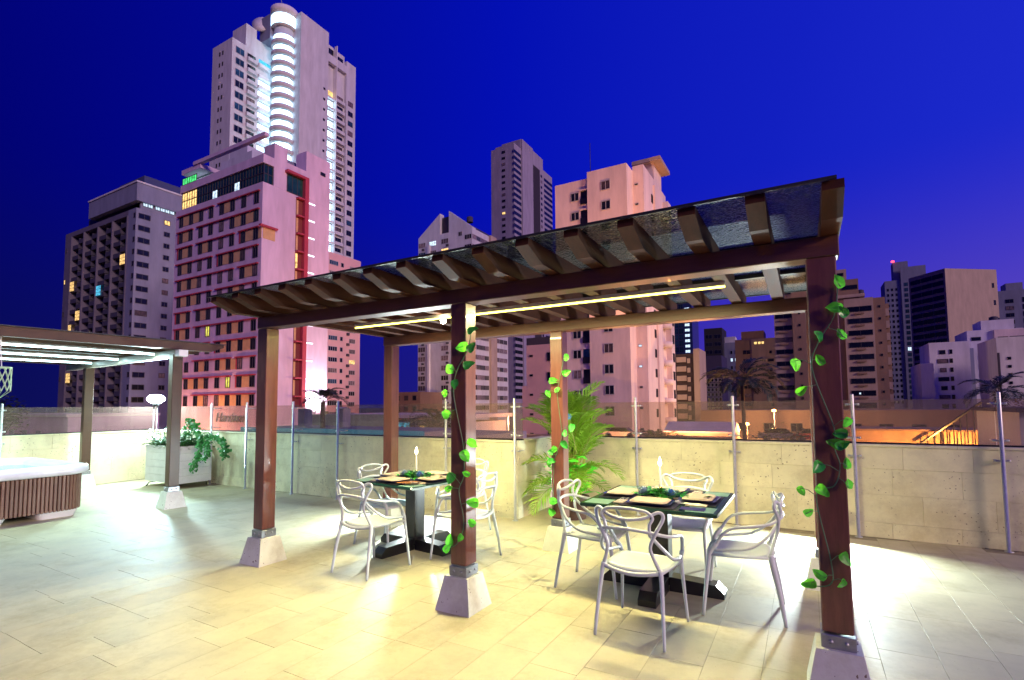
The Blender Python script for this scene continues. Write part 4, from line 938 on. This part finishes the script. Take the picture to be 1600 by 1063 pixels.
b.box('low_wing', mat('rose_render', (.62, .38, .36), .85, var=.06, scale=.3), -34.6, -29.21, 70.6, 82, GZ, 11.3); b.box('lower_step', M['rose_render'], -35.4, -34.61, 70.6, 80, GZ, 4.7); b.box('wing_railing', DFRAME, -34.6, -29.3, 70.7, 70.8, 11.31, 12.5)
for i in range(6):
    z = 8.6-i*3.15; b.win('f', 70.6, -30.3, z, 1.0, 1.3, DWIN, DFRAME); b.win('f', 70.6, -33.7, z+.8, .5, .25, DWIN, DFRAME, 0)
# ---- buildings in the gap and at the right
def simple(name, label, x0, x1, y0, y1, H_, m_, bands=None, lit=None, group=None):
    b = Bld(name, label, ((x0+x1)/2, (y0+y1)/2), 0, group); b.box('wall', m_, x0, x1, y0, y1, GZ, H_)
    return b
b = simple('striped_block', 'low block with cream and black horizontal stripes beside the peach block', -22, -15.5, 110, 122, 12.2, mat('dark_stripe_wall', (.05, .03, .03), .8))
for i in range(12):
    z = 11.0-i*2.0; b.box('stripe', TANW, -19, -17.0, 109.7, 109.999, z-.55, z+.55); b.box('stripe', TANW, -16.8, -16.2, 109.7, 109.999, z-.8, z+.2)
b.box('pier', TANW, -15.49, -14.3, 109.8, 118, GZ, 13.2); b.box('pier', TANW, -22, -19.3, 109.8, 109.99, GZ, 12.2)
b = simple('glass_tower', 'blue glass tower with a bright lit stair strip, seen under the pergola beam', -64, -50.6, 305, 325, 62, mat('blue_glass_wall', (.015, .03, .12), .3))
for i in range(20): b.win('f', 305, -53.4, 56-i*3.1, 2.6, 1.5, LITC, DFRAME, 1)
for i in range(15):
    for j in range(3): b.win('f', 305, -62.5+j*2.8, 57-i*3.6, 2.4, 2.8, BWIN, DFRAME, 1)
b = simple('black_tower', 'small black tower far behind the palm, in the gap under the beam', -29, -22.4, 209, 222, 31, mat('near_black_wall', (.015, .013, .02), .8))
for i in range(10):
    for j in range(2): b.win('f', 209, -27.3+j*3.2, 27-i*3, 2.4, 1.4, DWIN, BALC, 1)
b = simple('lattice_building', 'low building with a pale square lattice facade behind the big palm', -29.4, -20.4, 190, 205, 18.6, mat('violet_dark_wall', (.04, .03, .08), .8))
for i in range(8):
    for j in range(7): b.win('f', 190, -28.7+j*1.26, 9.3-i*1.7, .85, 1.15, DWIN, LILAC, 0)
b.win('f', 190, -27.2, 15.8, 2.5, 1.0, LITC, DFRAME, 3); b.box('lit_line', emis('blue_line', (.3, .45, 1), 1.2), -29.2, -27.8, 189.9, 189.99, 18.2, 18.6)
b = simple('stepped_white_block', 'stepped pale block with lit roof rooms behind the lattice building', -26.6, -16.5, 214, 226, 25.5, GREYP)
b.box('penthouse', LILAC, -24, -18.5, 216, 222, 25.51, 28)
for i in range(7):
    for j in range(3): b.win('f', 214, -19.8+j*1.6, 21-i*3, .7, 1.2, LITC if (i, j) in ((1, 0), (1, 1)) else DWIN, GREYP, 0)
b = simple('brown_block', 'brown block with a warm lit roof strip under the pergola beam', -12.6, -2.1, 160, 172, 20.2, TANW)
b.box('brown_bay', BROWNW, -12.6, -8.6, 159.4, 159.99, GZ, 20); b.box('roof_room', BROWNW, -11, -5, 161, 170, 20.21, 22.6)
for i, (x, w) in enumerate(((-9.8, 2.2), (-7.2, .7), (-6.2, .7), (-5.3, .6))): b.win('f', 161 if False else 159.99, x, 18.6, w, .7, LITW, DFRAME, 0)
for i in range(9):
    z = 15.8-i*2.5; b.win('f', 159.4, -9.6, z, 1.9, 1.1, DWIN, BROWNW, 1); b.win('f', 160, -3.4, z+(i % 2)*.2, 1.4 if i % 2 else .6, .7, DWIN, DFRAME, 0); 
b = simple('tan_apartment_tower', 'tan and brown apartment tower left of the purple post', -1.4, 7.0, 142, 156, 33.5, TANW)
b.box('brown_bay', BROWNW, 2.7, 7.01, 141.2, 141.99, GZ, 33)
for i in range(14):
    z = 28.9-i*3.0; b.win('f', 142, .7, z, 3.6, 1.0, DWIN, DFRAME, 1); b.win('f', 141.2, 4.2, z+.6, .4, .5, DWIN, DFRAME, 0); b.box('planter_ledge', BROWNW, -.3, 1.7, 141.6, 141.99, z-.75, z-.35)
b = simple('brown_apartment_tower', 'brown apartment tower with wide dark balcony bands right of the purple post', 11.5, 23.4, 151, 166, 25.8, BROWNW)
b.box('front_bay', TANW, 14.1, 20.2, 150.0, 150.99, GZ, 27.6); b.box('corner_pier', BROWNW, 20.21, 22.6, 150.3, 150.99, GZ, 27.4); b.box('left_bay', TANW, 11.5, 12.4, 150.6, 150.99, GZ, 26)
b.box('roof_tier', BROWNW, 12, 17.6, 153, 163, 25.81, 33.2); b.box('roof_tier', TANW, 12.4, 15.2, 154, 160, 33.21, 36.2); b.box('roof_tier_band', TANW, 11.6, 18.8, 152.4, 163, 28.4, 29.2)
for i in range(13):
    z = 24.3-i*3.0; b.win('f', 150, 17.3, z, 4.9, 1.15, DWIN, DFRAME, 1); b.box('planter_ledge', BROWNW, 16.3, 18.2, 149.6, 149.99, z-.75, z-.35); b.win('f', 150.3, 21.4, z+.6, .35, .5, DWIN, DFRAME, 0)
    if rc.random() < .35: b.win('f', 149.95, 15.6+rc.random()*3, z+.3, .35, .4, LITC, DFRAME, 0)
    b.box('rounded_ledge', TANW, 22.61, 23.3, 150.4, 150.99, z-1.6, z+.2)
b.win('f', 153, 15.6, 30.6, 3.4, 1.0, DWIN, DFRAME, 0); b.win('f', 154, 13.6, 34.5, 1.8, .7, DWIN, DFRAME, 0)
b = simple('far_grey_tower', 'far grey tower with a red roof light, right of the brown tower', 47.4, 66.5, 362, 380, 72, GREYP)
b.box('right_bay', GREYP, 55, 66.5, 361.2, 361.99, GZ, 79); b.box('roof_tower', GREYP, 52, 59, 364, 372, 72.01, 83)
for i in range(22):
    z = 66-i*3.1
    for j in range(3): b.win('f', 362, 48.8+j*2.0, z, .8, 1.4, DWIN, DFRAME, 0)
    b.win('f', 361.2, 57.2, z+2, 1.6, 1.9, LITC if i == 12 else BWIN, DFRAME, 1); b.win('f', 361.2, 64.6, z+2, .8, 1.2, LITC if i == 4 else DWIN, DFRAME, 0)
ob = thing('beacon', 'red aviation light on top of the far grey tower', 'light', (52, 363.8, 83.0)); MB().lathe([(0, 0), (.8, .1), (.8, .9), (0, 1.2)], 8).obj('red_lamp', emis('red_beacon', (1, .05, .08), 4), ob)
b = Bld('wide_office_block', 'wide mauve block with a blank wall and long dark window bands', (62.4, 296.5), R(36))
b.box('wall', TANW, 0, 26.5, 0, 19, GZ, 62.6)
for i in range(18):
    z = 58.6-i*3.35; b.win('l', 0, 9.5, z, 17.2, 2.1, DWIN, TANW, 2)
b.win('f', 0, 24.2, 54, 1.0, 2.2, DWIN, DFRAME, 0); b.win('f', 0, 24.6, 46, 1.0, 2.2, DWIN, DFRAME, 0)
for i in range(6): b.win('f', 0, 25.0, 38-i*3.4, 2.6, 2.0, DWIN, DFRAME, 0)
b = simple('far_mauve_block', 'far mauve block at the right edge of the skyline', 92, 126, 350, 366, 58.5, GREYP); b.box('roof_room', GREYP, 97, 103.5, 352, 360, 58.51, 62.5)
for i in range(14):
    b.win('f', 350, 97.5, 52-i*3.6, 3, 1.8, DWIN, DFRAME, 1); b.win('f', 350, 103, 52-i*3.6, 1, 2.4, DWIN, DFRAME, 0); b.win('f', 350, 108.5, 52-i*3.6, 5, 1.6, DWIN, DFRAME, 1)
b = simple('pale_terraced_block', 'pale pink stepped block with small square windows, low at right', 33.0, 41.0, 165, 178, 16.8, CREAMW); b.box('low_part', CREAMW, 30.4, 33.0, 161, 175, GZ, 11.3)
for i in range(8): b.win('f', 165, 35.6, 13.8-i*2.3, 1.1 if i % 2 == 0 else 2.0, .9, DWIN, DFRAME, 0); b.win('f', 165, 37.3, 13.8-i*2.3, .5, 1, DWIN, DFRAME, 0)
b = simple('brown_striped_block', 'small white block with an ochre brown vertical stripe', 37.7, 43.0, 170.8, 172.5, 15.4, GREYP); b.box('brown_stripe', BROWNW, 39.5, 41.2, 170.4, 170.79, GZ, 14.9)
for i in range(6): b.win('f', 170.8, 38.6, 11.6-i*2.6, .8, 1.3, CWIN, FRAME, 0)
b = simple('white_balcony_block', 'white block with dark balcony slots and one bright window at right', 41.3, 48.8, 172.6, 176.3, 15.4, CREAMW)
b.box('upper_block', CREAMW, 43.2, 54.4, 177, 190, GZ, 20.6); b.box('round_room', CREAMW, 46.4, 53, 178, 186, 20.61, 23.2); b.box('upper_bay', PEACH, 48.6, 55.2, 176.4, 176.99, 14, 20.4)
for i in range(7):
    b.win('f', 172.6, 45.9, 12.6-i*2.35, 3.0, .9, DWIN, DFRAME, 1)
b.win('f', 172.5, 47.3, 10.6, 1.5, .8, LITC, DFRAME, 1); b.win('f', 177, 45, 17.9, 1.8, .8, DWIN, DFRAME, 0); b.win('f', 176.4, 50.2, 17.6, 1.8, .8, DWIN, DFRAME, 0); b.win('f', 176.4, 53.3, 17.6, 3.3, .8, DWIN, DFRAME, 0)
b = simple('grey_white_block', 'plain pale block with four small windows at the right edge', 40.9, 62, 144, 158, 15.3, CREAMW)
for i in range(4): b.win('f', 144, 42.8, 10.5-i*1.75, .5, .5, DWIN, DFRAME, 0)
b.box('dark_slot', BWIN, 45.3, 46.2, 143.95, 143.999, 7, 12.6); b.box('left_edge_slot', DGREY, 40.91, 41.3, 143.9, 143.999, 0, 12)
b = simple('low_dark_block', 'low dark building between the back post and the gabled tower', -98, -88, 108, 118, 5.5, BROWNW)
for i in range(3):
    for j in range(3): b.win('f', 108, -96+j*3, 3.2-i*3, 1.2, 1.2, DWIN, DFRAME, 0)
# ---- low roofs seen through the glass
b = simple('orange_lit_shed', 'long low wall glowing orange from street lamps, seen through the right glass', 9, 44, 60, 66, -1.3, mat('ochre_stucco', (.55, .34, .18), .9, var=.15, scale=.8))
for i in range(9): b.box('pilaster', BROWNW, 16+i*2.6, 16.15+i*2.6, 59.9, 59.999, GZ, -1.4)
k = MB().tube([(14.3-26.5, -3.5, 10.6), (18.9-26.5, -3.5, 14.5)], .12, 5)
for i in range(9): k.tube([(14.8-26.5+i*.5, -3.5, 7), (14.8-26.5+i*.5, -3.5, 11.0+i*.42)], .05, 4)
k.obj('stair_railing', BLACK, b.t)
b.box('coping', BROWNW, 8.8, 44.2, 59.8, 66.2, -1.29, -1.1)
b = simple('long_brown_building', 'long dim brown building just under the skyline behind the orange wall', -12, 75, 96, 110, .35, BROWNW)
for i in range(20): b.win('f', 96, -9+i*4.1, -3.2, 1.6, 1.3, DWIN, DFRAME)
b = simple('white_kiosk', 'small white service block beyond the glass at the right edge', 9.80, 14.5, 15.5, 19.5, 1.25, WHITE); b.box('kiosk_roof', DGREY, 9.7, 14.7, 15.3, 19.7, 1.26, 1.38)
b = simple('shadow_podium', 'added low podium that shades the foot of the peach block', -34, -7, 58, 63, -2.6, BROWNW); b.box('roof_edge', DGREY, -34.1, -6.9, 57.9, 58.0, -2.9, -2.4)  # added to cut the orange street lamp off the block's lower wall
b = simple('violet_annexe', 'low violet-lit annexe behind the hot tub glass', -100, -72, 24, 34, .55, mat('violet_render', (.50, .34, .56), .85, var=.12, scale=.5)); b.box('roof_band', LILAC, -100.1, -71.9, 23.8, 34.1, .56, .9)
for i in range(5): b.box('wall_panel', GREYP, -98.5+i*4.4, -97+i*4.4, 23.9, 23.999, -7, -1.2)
b = simple('pool_deck_block', 'neighbouring roof deck with a glowing blue pool edge', -31, -13, 19, 30, -.75, GREYP); b.box('pool_edge', emis('pool_glow', (.06, .36, .62), .4), -30, -13.5, 18.9, 18.999, -.74, -.25); b.box('pool_wall', GREYP, -30, -13.5, 19.0, 24, -.74, -.3)  # the lit pool is put in as a self-glowing edge, without a lamp
b.box('hedge_wall', mat('green_grey_wall', (.42, .55, .36), .9), -29, -21, 24.1, 24.5, -.3, .55); b.box('column', GREYP, -23.9, -23.2, 22, 22.7, -.3, 1.0); b.box('column', GREYP, -27.9, -27.2, 22, 22.7, -.3, 1.0); b.t.location.z += .42
b = simple('white_canopy_building', 'low building with a long pale canopy behind the left table', -52, -30, 46, 56, -.4, CREAMW); b.box('canopy', CREAMW, -53, -29, 44.5, 57, .1, .55); b.box('shop_window', LITB, -40, -38, 45.9, 45.99, -1.6, -.5)
for i in range(7): b.win('f', 46, -50+i*2.9, -1.9, 1.6, 1.1, LITW if i in (3, 5) else DWIN, DFRAME)
b = Bld('awning_roof', 'low building with a pale sloping roof lit orange, through the glass left of the purple post', (-5.5, 59)); b.box('wall', TANW, -9.5, -2, 57, 62, GZ, -1.7)
MB().prism([(-2.2, 11.32), (3, 11.32), (3, 11.6), (.5, 12.5), (-2.2, 11.5)], -4, 3.5, 'x').obj('sloping_roof', CREAMW, b.t)
def tank(x, y, z, lab, r_=1.1, h_=1.8):
    t_ = thing('water_tank', lab, 'tank', (x, y, z)); MB().lathe([(r_, 0), (r_, h_), (r_*.4, h_*1.2), (0, h_*1.2)], 14).obj('tank_body', DGREY, t_)
tank(-20.5, 76, 37.77, 'dark water tank on the roof of the peach block'); tank(18.2, 156, 29.22, 'water tank on a terrace of the brown tower', .8, 1.3)
tank(-83.5, 126, 58.2, 'dark rooftop tank on the slope of the gabled tower', 1.0, 1.6); tank(50, 182, 23.22, 'rooftop tank on the white block at right', 1.0, 1.2)
MB_c = [(-14.5, 57.2, (.5, .5, .52)), (2.2, 60.5, (.35, .36, .4)), (5.6, 60.5, (.6, .1, .08))]
for i, (x, y, c_) in enumerate(MB_c):
    t_ = thing('parked_car', ('silver car parked left of the pale awning', 'grey car parked behind the street lamp', 'red car parked right of the street lamp')[i], 'car', (x, y, -2.61), 0, 'cars beyond the terrace')
    MB().prism([(-2.1, .35), (2.1, .35), (2.15, .8), (1.5, .92), (-1.9, .95), (-2.15, .8)], -.85, .85, 'y').obj('body', mat('car_paint_%d' % i, c_, .25, coat=.6, metal=.3), t_)
    MB().prism([(1.2, .93), (.6, 1.40), (-.9, 1.42), (-1.6, .96)], -.74, .74, 'y').obj('cabin', DWIN, t_)
    for a_ in (-1.3, 1.3):
        for b_ in (-.88, .88): MB().tube([(a_, b_-.1, .33), (a_, b_+.1, .33)], .33, 12).obj('wheel', BLACK, t_)
pk = MB().box(-18, 9, 56.5, 64, -13, -2.41 if False else -2.62).obj('parking_deck', mat('parking_concrete', (.2, .19, .18), .9)); tag(pk, kind='structure')
# trees seen through / above the glass
def round_tree(loc, h, r, label, m_, seed, n=1400, size=.45):
    t = thing('tree', label, 'tree', loc, 0, 'trees beyond the terrace'); rnd = random.Random(seed)
    P = smooth_path([(0, 0, 0), (.15, .1, h*.5), (0, 0, h*.8)], 6); MB().tube(P, [.22*(1.3-i/len(P)) for i in range(len(P))], 8).obj('trunk', BARK, t)
    cl = [(Vector((rnd.gauss(0, r*.45), rnd.gauss(0, r*.45), h*.85+rnd.gauss(0, r*.28))), rnd.uniform(.3, .5)*r) for _ in range(11)]
    k = MB()
    for c, _ in cl[:7]: k.tube([(0, 0, h*.5), c*.6+Vector((0, 0, h*.25)), c], [.09, .06, .03], 5)
    k.obj('limbs', BARK, t)
    def fn(q):
        c, rr3 = cl[q.randrange(len(cl))]; return (c+Vector((q.gauss(0, 1), q.gauss(0, 1), q.gauss(0, .8))).normalized()*rr3*q.uniform(.5, 1.1), 0)
    leaf_cloud(n, fn, size, seed).obj('crown', m_, t)
round_tree((-31, 38, GZ), 13.4, 3.2, 'broad dark tree behind the neighbouring pool deck', TREEG, 3)
round_tree((-26, 36, GZ), 13.2, 2.6, 'bushy olive tree behind the left rear post, through the glass', TREEG, 5)
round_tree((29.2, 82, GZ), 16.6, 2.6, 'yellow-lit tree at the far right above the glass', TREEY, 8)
round_tree((-60, 14, GZ), 16.2, 2.5, 'small dark tree at the far left edge behind the hot tub', TREEG, 12)
round_tree((2, 50, GZ), 12.0, 4.0, 'wide dark tree through the glass left of the purple post', TREEG, 15)
# street lamps
def street_lamp(loc, h, label, power, col=(1, .48, .12), grp='street lamps beyond the terrace', aim=None, r=.16, em=60):
    t = thing('street_lamp', label, 'street lamp', (loc[0], loc[1], GZ), 0, grp); h = loc[2]-GZ
    MB().tube([(0, 0, 0), (0, 0, h-.1)], [.10, .06], 8).tube([(0, 0, h-.12), (0, -.5, h)], .04, 6).obj('pole', DFRAME, t)
    MB().lathe([(0, 0), (r, .05), (r*.8, r), (0, r*1.2)], 10, c=(0, -.5, h-.05)).obj('lamp_head', emis('sodium_%d' % int(em) if col[2] < .5 else 'white_lamp_%d' % int(em), col, em), t)
    if power and aim: lamp('SPOT', 'lamp_glow', t, Vector((0, -.5, h))+Vector(aim)*.6, power, col, shadow_soft_size=.12, aim=aim, spot_size=R(125), spot_blend=.6)
    elif power: lamp('POINT', 'lamp_glow', t, (0, -.55, h-.30), power, col, shadow_soft_size=.12)
street_lamp((-1.2, 62.2, -.9), 12, 'orange street lamp on a pole left of the purple post, through the glass', 2500, r=.26)
street_lamp((19, 55.5, -4.2), 8, 'street lamp throwing orange light on the long low wall', 14000)
street_lamp((30, 55.5, -4.2), 8, 'street lamp near the right end of the orange wall', 17000)
street_lamp((-7.0, 51, -9.6), 4, 'street lamp below the peach block', 60000, (1, .42, .16), aim=(-.40, .8, .45))
street_lamp((-47, 86, -.6), 12, 'warm street lamp in front of the banded gabled tower', 30000, (1, .62, .25), r=.5)
street_lamp((-83, 39, -5), 8, 'orange street lamp at the foot of the pink hotel', 9000, (1, .45, .20))
street_lamp((-22, 84, .5), 13, 'small orange lamp near the striped block', 5000, r=.3)
street_lamp((.4, 88, .3), 13, 'small pale lamp under the brown block', 5500, (1, .62, .28), r=.3)
hf = thing('hotel_uplight', 'brilliant white uplight washing the lower corner of the pink hotel', 'floodlight', (-66.0, 56.8, .5))
MB().box(-.4, .4, -.4, .4, GZ-.5, -.3).box(-.5, .3, -.5, .5, -.3, .3).obj('housing', BLACK, hf); MB().box(-.55, -.501, -.45, .45, -.25, .25).obj('lamp_glass', emis('uplight_face', (.9, .93, 1), 30), hf)
lamp('SPOT', 'uplight_beam', hf, (-.7, 0, .3), 13000, (.86, .9, 1), aim=(-.50, .0, .60), spot_size=R(120), spot_blend=1, shadow_soft_size=.2)
print('objects', len(bpy.data.objects))
